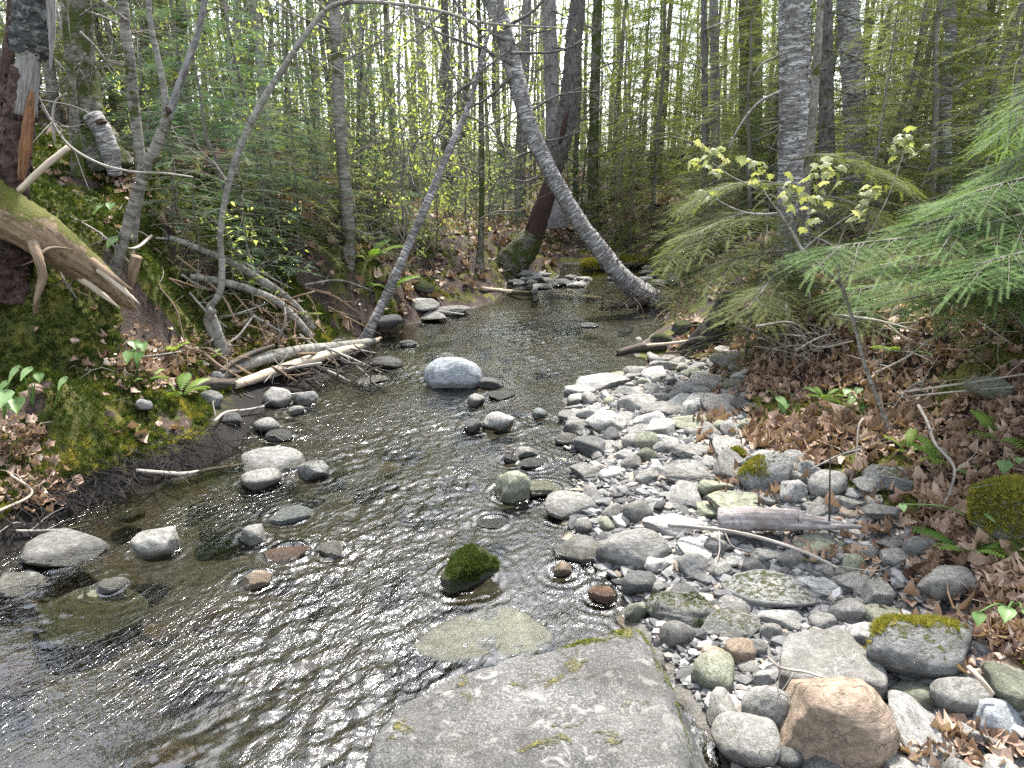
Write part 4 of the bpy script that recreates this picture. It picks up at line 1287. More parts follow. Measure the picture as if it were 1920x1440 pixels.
# ------------------------------------------------------------------ generic trees (origin at the base)
def conifer(seed, H, r0, nb, Lmax, hmin, T, twig, dead=.2, droop=.25, lean=.02, tw_n=9):
    r = np.random.RandomState(seed)
    tr, cr = MB(), MB()
    hs_ = np.linspace(0, 1, 12)
    ax = np.stack([np.cumsum(r.randn(12)) * .012 * H ** .5 + lean * H * hs_, np.cumsum(r.randn(12)) * .012 * H ** .5, hs_ * H], 1)
    ax[0, :2] = 0
    tube(tr, ax, r0 * (1 - .93 * hs_), 7, 20, .07, seed=seed)
    az = r.rand() * 6
    for b in range(nb):
        f = (b + r.rand()) / nb
        h = hmin + (H - hmin) * f ** 1.15
        L = Lmax * (1 - h / H) ** .75 * r.uniform(.6, 1.1) + .08
        az += 2.4 + r.randn() * .5
        d = np.array([math.cos(az), math.sin(az), 0])
        s_ = np.linspace(0, 1, 7)
        b0 = np.array([np.interp(h, ax[:, 2], ax[:, i]) for i in range(3)])
        up = r.uniform(-.05, .3) * (1 if h > .5 * H else .3)
        side = np.array([-d[1], d[0], 0]) * r.randn() * .12
        pts = b0 + (d * s_[:, None] + side * (s_ ** 2)[:, None]) * L + np.array([0, 0, 1]) * (up * s_ - droop * s_ ** 2 * (1 + r.rand()))[:, None] * L
        tube(tr, pts, np.linspace(max(.0045, .007 * L), .0018, 7), 4, cap=False, seed=seed + b)
        isdead = r.rand() < dead * (1.3 - h / H)
        # side twigs
        nt = max(3, int(tw_n * L / .8))
        ts = np.linspace(.15, 1, nt)
        for sgn in (-1, 1):
            tt = np.clip(ts + r.randn(nt) * .03, .05, 1)
            pp = np.stack([np.interp(tt, s_, pts[:, i]) for i in range(3)], 1)
            ang = r.uniform(.7, 1.15, nt) * sgn
            dd = d * np.cos(ang)[:, None] + np.array([-d[1], d[0], 0]) * np.sin(ang)[:, None] + np.array([0, 0, 1]) * r.uniform(-.35, .1, nt)[:, None]
            ln = twig * (1.15 - .7 * tt) * r.uniform(.6, 1.25, nt) * min(1.3, .5 + L)
            if isdead:
                for q in range(0, nt, 2):
                    e = pp[q] + unit(dd[q]) * ln[q] * 1.1
                    tube(tr, np.array([pp[q], (pp[q] + e) / 2 + r.randn(3) * .01, e]), np.array([.0022, .0017, .001]), 3, cap=False)
            else:
                X, Yv, Z = axes(dd, roll=r.randn(nt) * .3)
                inst(cr, T, pp, X, Yv, Z, ln, np.clip(r.normal(.42 + .12 * tt, .17), 0, 1))
                # second order
                for fr in (.35, .65):
                    p2 = pp + unit(dd) * (ln * fr)[:, None]
                    for s2 in (-1, 1):
                        perp = np.cross(np.array([0, 0, 1.]), unit(dd)) * s2
                        d2 = unit(dd) + perp * .9 + rvec(r, nt) * .15
                        X, Yv, Z = axes(d2, roll=r.randn(nt) * .3)
                        inst(cr, T, p2, X, Yv, Z, ln * .5 * r.uniform(.7, 1.2, nt), np.clip(r.normal(.5 + .15 * tt, .17), 0, 1))
        if not isdead:
            X, Yv, Z = axes((pts[-1] - pts[-2])[None])
            inst(cr, T, pts[-1:], X, Yv, Z, [twig * .7], [.7])
    return tr, cr


def hardwood(seed, H, r0, nb, Lb, hmin, leaf, nl, lean=.06, fork=False, spread=.9):
    r = np.random.RandomState(seed)
    tr, cr = MB(), MB()
    n = 14
    hs_ = np.linspace(0, 1, n)
    la = r.rand() * 6.28
    ax = np.stack([np.cumsum(r.randn(n)) * .022 * H ** .6 + lean * H * hs_ ** 1.3 * math.cos(la), np.cumsum(r.randn(n)) * .022 * H ** .6 + lean * H * hs_ ** 1.3 * math.sin(la), hs_ * H], 1)
    ax[0, :2] = 0
    rad = r0 * (1 - .85 * hs_)
    tube(tr, ax, rad, 7, 26, .08, seed=seed)
    lp, ld = [], []

    def branch(b0, d, L, rr, lev):
        s_ = np.linspace(0, 1, 6)
        bend = r.randn(3) * .18
        pts = b0 + d * (s_ * L)[:, None] + bend * (s_ ** 2 * L)[:, None] + np.array([0, 0, .25]) * (s_ ** 2 * L)[:, None]
        pts[1:-1] += r.randn(4, 3) * .02 * L
        tube(tr, pts, np.linspace(rr, max(.0012, rr * .25), 6), 4 if rr < .015 else 5, cap=False, seed=seed + lev)
        if lev == 0:
            for _ in range(max(2, int(4 * min(1.5, L)))):
                f = r.uniform(.3, 1)
                p = np.array([np.interp(f, s_, pts[:, i]) for i in range(3)])
                branch(p, unit(d + r.randn(3) * .55 + np.array([0, 0, .1])), L * r.uniform(.25, .5), rr * .4, 1)
        m = max(1, int(nl * (1 if lev else .5)))
        f = r.uniform(.35, 1.02, m)
        lp.append(np.stack([np.interp(f, s_, pts[:, i]) for i in range(3)], 1) + r.randn(m, 3) * leaf * .5)
        ld.append(unit(d + r.randn(m, 3) * .8 + np.array([0, 0, -.25])))

    for b in range(nb):
        h = hmin + (H * .97 - hmin) * (b + r.rand()) / nb
        b0 = np.array([np.interp(h, ax[:, 2], ax[:, i]) for i in range(3)])
        az = b * 2.4 + r.randn() * .6
        d = unit(np.array([math.cos(az) * spread, math.sin(az) * spread, r.uniform(.35, 1.1)]))
        branch(b0, d, Lb * (1.1 - .75 * h / H) * r.uniform(.6, 1.2), np.interp(h, ax[:, 2], rad) * .42 + .001, 0)
    lp, ld = np.concatenate(lp), np.concatenate(ld)
    m = len(lp)
    X, Yv, Z = axes(ld, roll=r.randn(m) * .7)
    inst(cr, LEAF, lp, X, Yv, Z, leaf * r.uniform(.6, 1.3, m), np.clip(r.normal(.5, .22, m), 0, 1))
    return tr, cr


def proto(nm, gen, mt, mc):
    a, b = gen
    return a.mesh(nm + "_trunk", M[mt]), b.mesh(nm + "_crown", M[mc], smooth=False)


PROTO = {
    'spruce': [proto("spruce", conifer(s, H, r0, nb, L, hm, COMB_FAR, tw, dd), 'bark_spruce', 'needle_dark')
               for s, H, r0, nb, L, hm, tw, dd in [(1, 12, .075, 110, 1.7, .5, .36, .2), (2, 10, .06, 100, 1.5, .3, .33, .25), (3, 13, .10, 104, 1.9, .8, .38, .25), (4, 8, .045, 92, 1.3, .2, .3, .12), (5, 6, .036, 86, 1.15, .15, .28, .1)]],
    'fir': [proto("fir", conifer(s, H, r0, nb, L, .08, COMB_MID, tw, .08, .12, .03, 9), 'bark_spruce', 'needle_fir')
            for s, H, r0, nb, L, tw in [(11, 2.2, .022, 46, .75, .20), (12, 1.4, .015, 36, .6, .17), (13, 3.2, .03, 58, .95, .23), (14, .9, .01, 26, .42, .14)]],
    'dark_fir': [proto("young_hemlock", conifer(s, H, r0, nb, L, .1, COMB_MID, tw, .15, .3, .05, 9), 'bark_spruce', 'needle_dark')
                 for s, H, r0, nb, L, tw in [(15, 2.6, .025, 50, 1.0, .2), (16, 1.5, .016, 36, .75, .18), (17, 4.0, .04, 64, 1.2, .22)]],
    'pole': [proto("hardwood", hardwood(s, H, r0, nb, L, hm, .05, nl, ln), mt, 'leaf_spring')
             for s, H, r0, nb, L, hm, nl, ln, mt in [(21, 12, .055, 30, 1.7, 1.4, 6, .03, 'bark_pale'), (22, 10, .034, 30, 1.5, .8, 6, .06, 'bark_twig'), (23, 13, .075, 28, 2.0, 2.2, 5, .03, 'bark_grey'), (24, 9, .026, 30, 1.3, .5, 7, .08, 'bark_pale'), (25, 11, .042, 26, 1.6, 1.2, 4, .05, 'birch_smooth'), (26, 12, .06, 26, 1.8, 1.5, 5, .04, 'bark_dark')]],
    'sapling': [proto("sapling", hardwood(s, H, r0, nb, L, .3, .045, nl, .1), mt, 'leaf_spring')
                for s, H, r0, nb, L, nl, mt in [(31, 4.5, .018, 22, .9, 6, 'bark_twig'), (32, 3.2, .013, 20, .75, 7, 'bark_twig'), (33, 5.5, .022, 24, 1.0, 5, 'bark_pale'), (34, 2.2, .009, 16, .6, 7, 'bark_twig')]],
    'shrub': [proto("shrub", hardwood(s, H, r0, nb, L, .05, .042, 5, .2, spread=1.3), 'bark_twig', 'leaf_spring')
              for s, H, r0, nb, L in [(41, 1.1, .006, 12, .55), (42, .8, .005, 12, .5), (43, 1.5, .007, 14, .6)]],
}
_first = {}


def plant_tree(kind, var, x, y, yaw, scale, name, label, cat, group, dz=-.06):
    z = float(zground(x, y)) + dz
    key = (kind, var % len(PROTO[kind]))
    o = thing(name, label, cat, (x, y, z), group)
    o.rotation_euler = (RNG.normal(0, .03), RNG.normal(0, .03), yaw)
    o.scale = (scale,) * 3
    for part, me in zip(("trunk", "crown"), PROTO[kind][key[1]]):
        c = bpy.data.objects.new(part, me)
        COL.objects.link(c)
        c.parent = o
    return o


# ------------------------------------------------------------------ hero trees: centre lines read from the photo, each at its own depth
def pxline(L, Y=None):
    """(px, py, width_px[, Y]) -> points, radii"""
    pts, rad = [], []
    for e in L:
        p = P(e[0], e[1], e[3] if len(e) > 3 else Y)
        pts.append(p)
        rad.append(e[2] * mpp(p) / 2)
    return np.array(pts), np.array(rad)


def hero(name, label, cat, line, mat, Y=None, k=16, lump=.06, grow=4.0, part="trunk", seed=1, n=60, root=.25):
    """line from the base up; grow = metres of trunk added above the picture"""
    pts, rad = pxline(line, Y)
    base = pts[0].copy()
    d0 = unit(pts[0] - pts[1])
    if root:
        e1 = pts[0] + (pts[1] - pts[0]) * min(.5, .22 / np.linalg.norm(pts[1] - pts[0]))
        pts = np.vstack([pts[0] + d0 * root, pts[0], e1, pts[1:]])
        rad = np.concatenate([[rad[0] * 1.7, rad[0] * 1.35, rad[0] * 1.03], rad[1:]])
    if grow:
        d = unit(pts[-1] - pts[-3])
        d = unit(d + np.array([0, 0, .4]))
        pts = np.vstack([pts, pts[-1] + d * grow * .5, pts[-1] + d * grow])
        rad = np.concatenate([rad, [rad[-1] * .8, rad[-1] * .5]])
    t = thing(name, label, cat, base)
    mb = MB()
    P_, R_ = tube(mb, pts, rad, k, int(n * 1.5), lump * 1.4, seed=seed)
    mb.build(part, M[mat], t)
    return t, P_, R_


def limb(t, line, mat, Y=None, part="branch", k=6, n=18, lump=.05, seed=3, extra=0):
    pts, rad = pxline(line, Y)
    mb = MB()
    tube(mb, pts, rad, k, n, lump, seed=seed)
    r = np.random.RandomState(seed)
    for _ in range(extra):       # fine side twigs
        f = r.uniform(.2, 1) * (len(pts) - 1)
        i = min(int(f), len(pts) - 2)
        p = pts[i] + (pts[i + 1] - pts[i]) * (f - i)
        d = unit(unit(pts[i + 1] - pts[i]) + r.randn(3) * .6)
        L = r.uniform(.15, .5)
        tube(mb, np.array([p, p + d * L * .5 + r.randn(3) * .03, p + d * L + np.array([0, 0, .04])]), np.array([.004, .003, .0015]), 4, cap=False)
    return mb.build(part, M[mat], t)


def flakes(t, P_, R_, mat, n, size, seed, part="loose_bark", lo=0.0, hi=1.0):
    """curled bark flakes standing off a trunk"""
    r = np.random.RandomState(seed)
    T = (np.array([[0, -.5, 0], [0, .5, 0], [.25, -.5, .12], [.25, .5, .16], [.42, -.3, .34], [.42, .35, .4]], float), np.array([[0, 1, 3, 2], [2, 3, 5, 4]]), None)
    f = r.uniform(lo, hi, n) * (len(P_) - 1)
    i = np.clip(f.astype(int), 0, len(P_) - 2)
    c = P_[i] + (P_[i + 1] - P_[i]) * (f - i)[:, None]
    ax = unit(P_[i + 1] - P_[i])
    th = r.rand(n) * 6.28
    a1 = unit(np.cross(ax, np.array([.3, 1, .1])))
    a2 = np.cross(ax, a1)
    rad = a1 * np.cos(th)[:, None] + a2 * np.sin(th)[:, None]
    tan = np.cross(ax, rad)
    pos = c + rad * (R_[i] * .97)[:, None]
    mb = MB()
    sg = np.where(r.rand(n) < .5, 1, -1)[:, None]
    inst(mb, T, pos, tan * sg, ax, rad, np.stack([size * r.uniform(.6, 1.6, n), size * r.uniform(.15, .5, n), size * r.uniform(.3, .8, n)], 1), r.rand(n))
    return tag(mb.build(part, M[mat], t, smooth=False), kind="stuff")


def leaf_cluster(mb, T, pos, n, size, r, spread=.05, down=.3, tint=.5):
    d = r.randn(n, 3)
    d[:, 2] = -down + .25 * r.randn(n)
    X, Yv, Z = axes(unit(d), roll=r.randn(n) * .3)
    inst(mb, T, np.asarray(pos) + r.randn(n, 3) * spread, X, Yv, Z, size * r.uniform(.7, 1.25, n), np.clip(r.normal(tint, .2, n), 0, 1))


# dead snag at the left edge
t, P_, R_ = hero("dead_tree", "broken reddish brown dead trunk with torn bark at the left edge", "tree",
                 [(5, 470, 74), (12, 400, 66), (22, 320, 58), (36, 220, 56), (48, 130, 52)], 'bark_snag', 4.1, k=22, lump=.13, grow=0, seed=4, n=60)
pts, rad = pxline([(44, 215, 44), (52, 140, 42), (58, 85, 38), (60, 40, 40)], 4.08)
mb = MB(); tube(mb, pts, rad, 18, 26, .07, seed=9); mb.build("bare_wood", M['wood_grey'], t)
pts, rad = pxline([(54, 105, 58), (60, 70, 64), (62, 20, 62), (66, -80, 58), (70, -400, 50)], 4.1)
mb = MB(); tube(mb, pts, rad, 24, 50, .16, seed=8)
rr_ = np.random.RandomState(2)
mb.build("bark_collar", M['bark_curl'], t)
pts, rad = pxline([(40, 340, 10), (47, 280, 20), (54, 215, 18), (60, 168, 6)], 4.03)
mb = MB(); tube(mb, pts, rad, 10, 24, .2, seed=10); mb.build("torn_wood", M['wood_orange'], t)
flakes(t, P_, R_, 'bark_snag', 220, .05, 3)
pts, rad = pxline([(92, -60, 16), (96, 20, 16), (97, 80, 10), (94, 135, 3)], 4.0)
mb = MB(); tube(mb, pts, rad, 8, 16, .2, seed=12)
tg = thing("bark_strip", "long grey strip of bark hanging beside the broken dead trunk", "bark strip", pts[-1]); mb.build("strip", M['wood_grey'], tg)
t, P_, R_ = hero("dead_tree", "dark reddish stem behind the broken trunk, cut off by the left border", "tree", [(-2, 270, 30), (6, 180, 26), (16, 90, 22), (24, 0, 20)], 'bark_snag', 5.0, grow=3, seed=14)

t, P_, R_ = hero("tree", "thin mossy pole just right of the broken dead trunk", "tree", [(142, 262, 15), (134, 160, 14), (124, 60, 13), (114, -40, 12)], 'bark_mossy', 5.3, k=12, seed=15)
t, P_, R_ = hero("yellow_birch", "dark shaggy birch with a bulging root over the left bank", "tree",
                 [(185, 255, 50), (168, 215, 56), (158, 150, 44), (152, 60, 40), (145, -60, 38)], 'bark_mossy', 5.7, k=18, lump=.12, seed=16)
pts, rad = pxline([(172, 215, 34), (192, 248, 36), (206, 285, 34), (216, 330, 22)], 5.5)
mb = MB(); tube(mb, pts, rad, 14, 26, .1, seed=17); mb.build("root", M['birch'], t)
limb(t, [(192, 232, 22), (188, 224, 16)], 'wood_red', 5.45, "broken_stub", 9, 8, .2)
for i, (x0, y0, x1, y1) in enumerate([(150, 60, 210, 130), (150, 30, 240, -20), (160, 100, 130, 190), (155, 150, 215, 120), (160, 20, 260, 70), (150, 120, 100, 180)]):
    limb(t, [(x0, y0, 5), ((x0 + x1) / 2, (y0 + y1) / 2 - 6, 3.5), (x1, y1, 2)], 'bark_twig', 5.5, extra=7, seed=20 + i)

t, P_, R_ = hero("birch_tree", "slim mottled birch between shaggy birch and forked tree", "tree",
                 [(240, 470, 22), (252, 400, 20), (264, 330, 20), (260, 270, 19), (250, 190, 19), (243, 110, 20), (234, 50, 19), (226, -40, 18)], 'birch_smooth', 5.0, k=14, seed=24)
limb(t, [(238, 40, 8), (190, 0, 6), (150, -40, 4)], 'bark_twig', 4.9, extra=5, seed=25)
t, P_, R_ = hero("forked_tree", "small grey tree forking into two stems on the left bank", "tree",
                 [(205, 540, 22), (220, 490, 20), (238, 430, 21), (258, 360, 20), (282, 300, 19), (305, 245, 19), (316, 212, 19)], 'birch_smooth', 4.5, k=14, grow=0, lump=.1, seed=26)
pts, rad = pxline([(312, 228, 16), (308, 170, 12), (294, 100, 11), (282, 40, 10), (275, -60, 9), (265, -300, 7)], 4.5)
mb = MB(); tube(mb, pts, rad, 10, 36, .06, seed=27); mb.build("stem", M['bark_pale'], t)
pts, rad = pxline([(314, 225, 17), (332, 170, 14), (352, 115, 13), (370, 65, 12), (384, 0, 11), (395, -80, 10), (410, -300, 7)], 4.5)
mb = MB(); tube(mb, pts, rad, 10, 36, .08, seed=28); mb.build("stem", M['bark_grey'], t)
limb(t, [(318, 212, 12), (312, 200, 7)], 'wood_red', 4.45, "scar", 8, 6, .2)

# bent sapling arching over the stream
t, P_, R_ = hero("bent_sapling", "thin sapling arching from the left bank over the whole stream", "sapling",
                 [(398, 600, 16, 5.0), (392, 580, 13, 5.0), (412, 548, 13, 5.0), (416, 500, 12, 5.0), (413, 440, 12, 5.0), (425, 360, 12, 5.0), (446, 290, 12, 5.0), (478, 215, 12, 5.0), (520, 145, 11, 5.0), (568, 72, 10, 5.0), (608, 22, 9, 5.0),
                  (640, 6, 8, 5.0), (700, 4, 7, 5.0), (765, 10, 7, 5.0), (830, 22, 6, 5.0), (900, 42, 5, 5.0), (1000, 50, 4, 5.0), (1062, 53, 3, 5.0)], 'bark_pale', None, k=9, lump=.08, grow=0, seed=30, n=110)
for i, L in enumerate([[(425, 340, 5), (405, 310, 4), (398, 300, 2)], [(612, 20, 5), (590, 0, 4), (565, -25, 3)], [(640, 6, 4), (690, -12, 3)], [(830, 22, 4), (790, 60, 3), (740, 95, 1.5)], [(765, 10, 3), (720, 60, 2), (690, 80, 1.5)], [(900, 42, 3), (960, 15, 2)], [(560, 85, 4), (600, 110, 2.5), (640, 95, 1.5)]]):
    limb(t, L, 'bark_twig', 4.98, extra=3, seed=31 + i)
mb = MB(); r_ = np.random.RandomState(8)
for px, py in [(425, 405), (440, 390), (452, 440), (430, 430), (470, 440), (1050, 52), (935, 42), (905, 52), (872, 34), (990, 46), (640, 96), (742, 95), (700, 78), (445, 425)]:
    leaf_cluster(mb, LEAF, P(px, py, 4.98), 6, .045, r_, .04, .2, .7)
mb.build("leaves", M['leaf_spring'], t, smooth=False)

t, P_, R_ = hero("birch_tree", "straight slender birch standing on the left shore by the logs", "tree",
                 [(636, 612, 38), (645, 580, 26), (653, 520, 24), (654, 450, 23), (648, 370, 23), (641, 280, 22), (636, 200, 21), (632, 100, 22), (626, 0, 22), (622, -60, 21)], 'birch_smooth', 7.3, k=16, lump=.07, seed=34)
for i, L in enumerate([[(640, 300, 5), (700, 270, 3), (760, 255, 2)], [(633, 60, 6), (560, 30, 4), (500, -10, 2)], [(648, 400, 4), (610, 380, 3), (570, 390, 1.5)], [(634, 120, 5), (690, 90, 3), (740, 60, 2)], [(650, 420, 4), (690, 440, 3), (715, 432, 1.5)]]):
    limb(t, L, 'bark_twig', 7.3, extra=6, seed=40 + i)
limb(t, [(646, 575, 14), (615, 598, 12), (590, 618, 6)], 'birch_smooth', 7.1, "root", 8, 12)
flakes(t, P_, R_, 'birch', 160, .035, 35, lo=.1)

t, P_, R_ = hero("leaning_birch", "thin pale birch leaning right from the left log pile", "tree",
                 [(676, 655, 21, 6.3), (697, 610, 18, 6.3), (722, 560, 17, 6.4), (745, 510, 17, 6.4), (768, 455, 16, 6.5), (795, 395, 15, 6.5), (822, 330, 14, 6.6), (850, 265, 13, 6.6), (876, 205, 11, 6.7), (893, 150, 10, 6.7), (908, 90, 8, 6.7), (925, 20, 7, 6.7), (935, -50, 6, 6.7)], 'birch', None, k=12, lump=.08, grow=2, seed=50, n=80)
for i, L in enumerate([[(880, 190, 5), (840, 120, 4), (800, 20, 3), (785, -40, 2)], [(893, 150, 5), (850, 180, 4), (820, 250, 3), (805, 330, 2)], [(893, 140, 4), (960, 90, 3), (1020, 40, 2)], [(870, 215, 4), (920, 240, 3), (960, 300, 2)], [(908, 90, 4), (860, 50, 3), (845, -30, 2)], [(850, 265, 4), (800, 250, 3), (760, 300, 2), (745, 380, 1.5)], [(822, 330, 3), (880, 330, 2), (905, 300, 1.5)], [(800, 385, 3), (765, 330, 2), (758, 300, 1.5)]]):
    limb(t, L, 'bark_dark', 6.6, extra=9, seed=52 + i)

t, P_, R_ = hero("tree", "reddish dark tree with stripped bark behind the big leaning birch", "tree",
                 [(940, 520, 56), (962, 490, 60), (985, 462, 50), (1000, 440, 42)], 'bark_mossy', 10.6, k=18, lump=.1, grow=0, seed=60, n=26)
mb = MB()
pts, rad = pxline([(998, 445, 38), (1010, 410, 35), (1024, 370, 34), (1036, 335, 30), (1046, 305, 26), (1052, 285, 26)], 10.6)
tube(mb, pts, rad, 16, 34, .08, seed=61); mb.build("bare_wood", M['wood_red'], t)
mb = MB()
pts, rad = pxline([(1044, 318, 24), (1050, 280, 34), (1058, 240, 36), (1066, 190, 34), (1072, 130, 32), (1077, 60, 31), (1084, -20, 29), (1092, -400, 24)], 10.6)
Pq, Rq = tube(mb, pts, rad, 16, 60, .09, seed=62); mb.build("bark", M['bark_dark'], t)
flakes(t, Pq, Rq, 'bark_curl', 260, .07, 63)
mb = MB()
pts, rad = pxline([(1050, 268, 6), (1057, 240, 12), (1063, 212, 5)], 10.48)
tube(mb, pts, rad, 8, 14, .1, seed=64); mb.build("scar", M['wood_red'], t)

t, P_, R_ = hero("tree", "straight grey tree directly behind the crossing of the two leaning trees", "tree", [(1040, 400, 32), (1038, 300, 29), (1034, 150, 27), (1028, -40, 26)], 'bark_grey', 13.5, k=14, seed=66)
for i in range(10):
    y0 = 20 + i * 34; s_ = (-1) ** i
    limb(t, [(1034, y0, 4), (1034 + s_ * 40, y0 + 10, 3), (1034 + s_ * 95, y0 + 40 * ((i % 3) - .6), 1.5)], 'bark_dark', 13.3, extra=8, seed=260 + i)

t, P_, R_ = hero("leaning_birch", "large silvery birch leaning left across the far end of the stream", "tree",
                 [(1262, 590, 50, 8.5), (1225, 565, 44, 8.5), (1180, 532, 37, 8.5), (1150, 500, 34, 8.55), (1120, 460, 31, 8.6), (1090, 422, 30, 8.65), (1058, 370, 29, 8.7), (1030, 320, 30, 8.75), (1008, 275, 31, 8.8), (990, 230, 32, 8.85), (974, 170, 33, 8.9), (958, 110, 34, 9.0), (942, 50, 34, 9.0), (925, 0, 34, 9.05), (905, -60, 32, 9.1)], 'birch', None, k=20, lump=.06, seed=70, n=100)
flakes(t, P_, R_, 'birch', 700, .06, 71, lo=.05, hi=.85)
for i, L in enumerate([[(1000, 262, 6), (1040, 262, 4), (1090, 245, 2.5)], [(960, 120, 9), (900, 90, 6), (820, 60, 4), (760, 20, 2)], [(940, 55, 8), (1000, 20, 6), (1040, -30, 4)], [(965, 140, 7), (905, 190, 5), (850, 215, 3.5), (800, 280, 2)], [(985, 215, 6), (1045, 180, 4), (1120, 170, 2)], [(1030, 320, 4), (985, 340, 3), (945, 330, 2)], [(948, 75, 7), (880, 40, 5), (840, -20, 3)], [(1010, 280, 5), (960, 300, 3), (925, 350, 2)], [(955, 100, 6), (1050, 95, 4), (1120, 60, 2)]]):
    limb(t, L, 'bark_dark', 8.85, extra=9, seed=72 + i)
for i, L in enumerate([[(1215, 560, 22), (1170, 575, 12), (1125, 580, 5)], [(1240, 580, 26), (1275, 560, 16), (1300, 575, 8)], [(1230, 570, 20), (1190, 590, 9), (1150, 592, 4)]]):
    limb(t, L, 'wood_dark', 8.4, "root", 8, 14, .15, seed=90 + i)

t, P_, R_ = hero("birch_tree", "thick straight silver birch standing right of the stream", "tree",
                 [(1488, 520, 66), (1488, 440, 60), (1488, 340, 57), (1489, 240, 56), (1490, 120, 56), (1490, 0, 56), (1491, -80, 55)], 'birch', 6.4, k=26, lump=.035, seed=100, n=90)
flakes(t, P_, R_, 'birch', 1500, .05, 101, hi=.75)
limb(t, [(1470, 228, 5), (1440, 232, 4), (1424, 236, 3)], 'wood_dark', 6.25, "dead_branch", 6, 8)
limb(t, [(1470, 100, 5), (1430, 120, 4), (1412, 145, 2)], 'bark_twig', 6.3)
limb(t, [(1465, 170, 6), (1420, 195, 5), (1385, 240, 4), (1366, 280, 2.5)], 'bark_pale', 6.3)
t, P_, R_ = hero("spruce_tree", "dark straight trunk between the two silver birches on the right", "tree", [(1552, 420, 31), (1551, 300, 29), (1549, 150, 27), (1548, -60, 26)], 'bark_dark', 7.6, k=16, lump=.05, seed=104)
for i in range(9):
    y0 = 20 + i * 36; s_ = (-1) ** i
    limb(t, [(1550, y0, 4), (1550 + s_ * 50, y0 + 14, 3), (1550 + s_ * 110, y0 + 30 + 12 * (i % 3), 1.5)], 'bark_dark', 7.5, "dead_branch", extra=8, seed=270 + i)
t, P_, R_ = hero("birch_tree", "second silver birch, thinner and right of the dark trunk", "tree", [(1602, 430, 42), (1604, 330, 40), (1604, 230, 40), (1598, 120, 40), (1588, -40, 40)], 'birch', 8.4, k=18, lump=.05, seed=106)
flakes(t, P_, R_, 'birch', 600, .055, 107, hi=.75)
t, P_, R_ = hero("spruce_tree", "dark mossy spruce trunk left of the thick silver birch", "tree", [(1412, 430, 46), (1410, 300, 43), (1408, 150, 41), (1406, -60, 40)], 'bark_mossy', 11, k=16, seed=108)
t, P_, R_ = hero("birch_tree", "crooked lichen-blotched trunk at the upper right", "tree", [(1768, 430, 24), (1772, 330, 23), (1772, 220, 21), (1776, 160, 20), (1774, 120, 19), (1782, 60, 22), (1780, -60, 20)], 'birch', 8.0, k=14, lump=.14, seed=110)
limb(t, [(1782, 160, 6), (1815, 120, 5), (1850, 70, 4), (1900, 20, 3)], 'bark_pale', 7.9, extra=3, seed=111)
limb(t, [(1776, 175, 6), (1850, 130, 5), (1900, 85, 4), (1930, 60, 3)], 'bark_pale', 7.8, extra=3, seed=112)
for i, (lab, L, Y, mt) in enumerate([
    ("slim grey trunk left of the straight slender birch, behind young firs", [(505, 330, 18), (496, 200, 17), (484, 80, 16), (474, -40, 16)], 10, 'bark_pale'),
    ("grey trunk at the upper left between fork and arching sapling", [(345, 330, 24), (342, 200, 22), (340, 60, 21), (338, -40, 20)], 9.5, 'bark_mossy'),
    ("slender grey trunk left of the mossy spruce trunk", [(1344, 420, 19), (1342, 250, 18), (1340, 100, 17), (1338, -40, 16)], 12, 'bark_grey'),
    ("dark thin trunk left of the slender grey trunk on the right", [(1322, 420, 13), (1322, 250, 12), (1321, 100, 12), (1320, -40, 11)], 9.5, 'bark_dark'),
    ("dark upright trunk left of the big leaning birch top", [(845, 420, 14), (842, 280, 14), (838, 140, 14), (832, -40, 13)], 13, 'bark_dark'),
    ("thin mossy stem with moss cuff in front of the reddish tree", [(900, 490, 12), (903, 400, 11), (903, 290, 11), (902, 180, 10), (899, 60, 9), (895, -40, 8)], 9.2, 'bark_mossy'),
    ("pale trunk right of the reddish dark tree", [(1112, 420, 22), (1112, 300, 20), (1116, 150, 19), (1122, -40, 18)], 14, 'bark_mossy'),
    ("grey trunk behind the leaning birch's middle", [(975, 430, 22), (976, 300, 21), (982, 150, 20), (990, -40, 18)], 15, 'bark_grey'),
    ("dark pole at the upper right behind the crooked trunk", [(1856, 300, 14), (1858, 150, 13), (1860, -40, 12)], 9, 'bark_dark'),
    ("grey pole in the upper right corner", [(1832, 320, 18), (1836, 150, 17), (1842, -40, 16)], 10, 'bark_grey'),
]):
    t, P_, R_ = hero("tree", lab, "tree", L, mt, Y, k=12, lump=.08, seed=120 + i)
    for q in range(5):
        e = L[0]; f = L[-1]; a = .15 + .16 * q; s_ = 1 if (q + i) % 2 else -1
        x0, y0 = e[0] + (f[0] - e[0]) * a, e[1] + (f[1] - e[1]) * a
        limb(t, [(x0, y0, 4), (x0 + s_ * 35, y0 - 14, 3), (x0 + s_ * 80, y0 - 14 - 12 * (q % 3), 1.5)], 'bark_twig', Y - .1, extra=6, seed=300 + i * 9 + q)

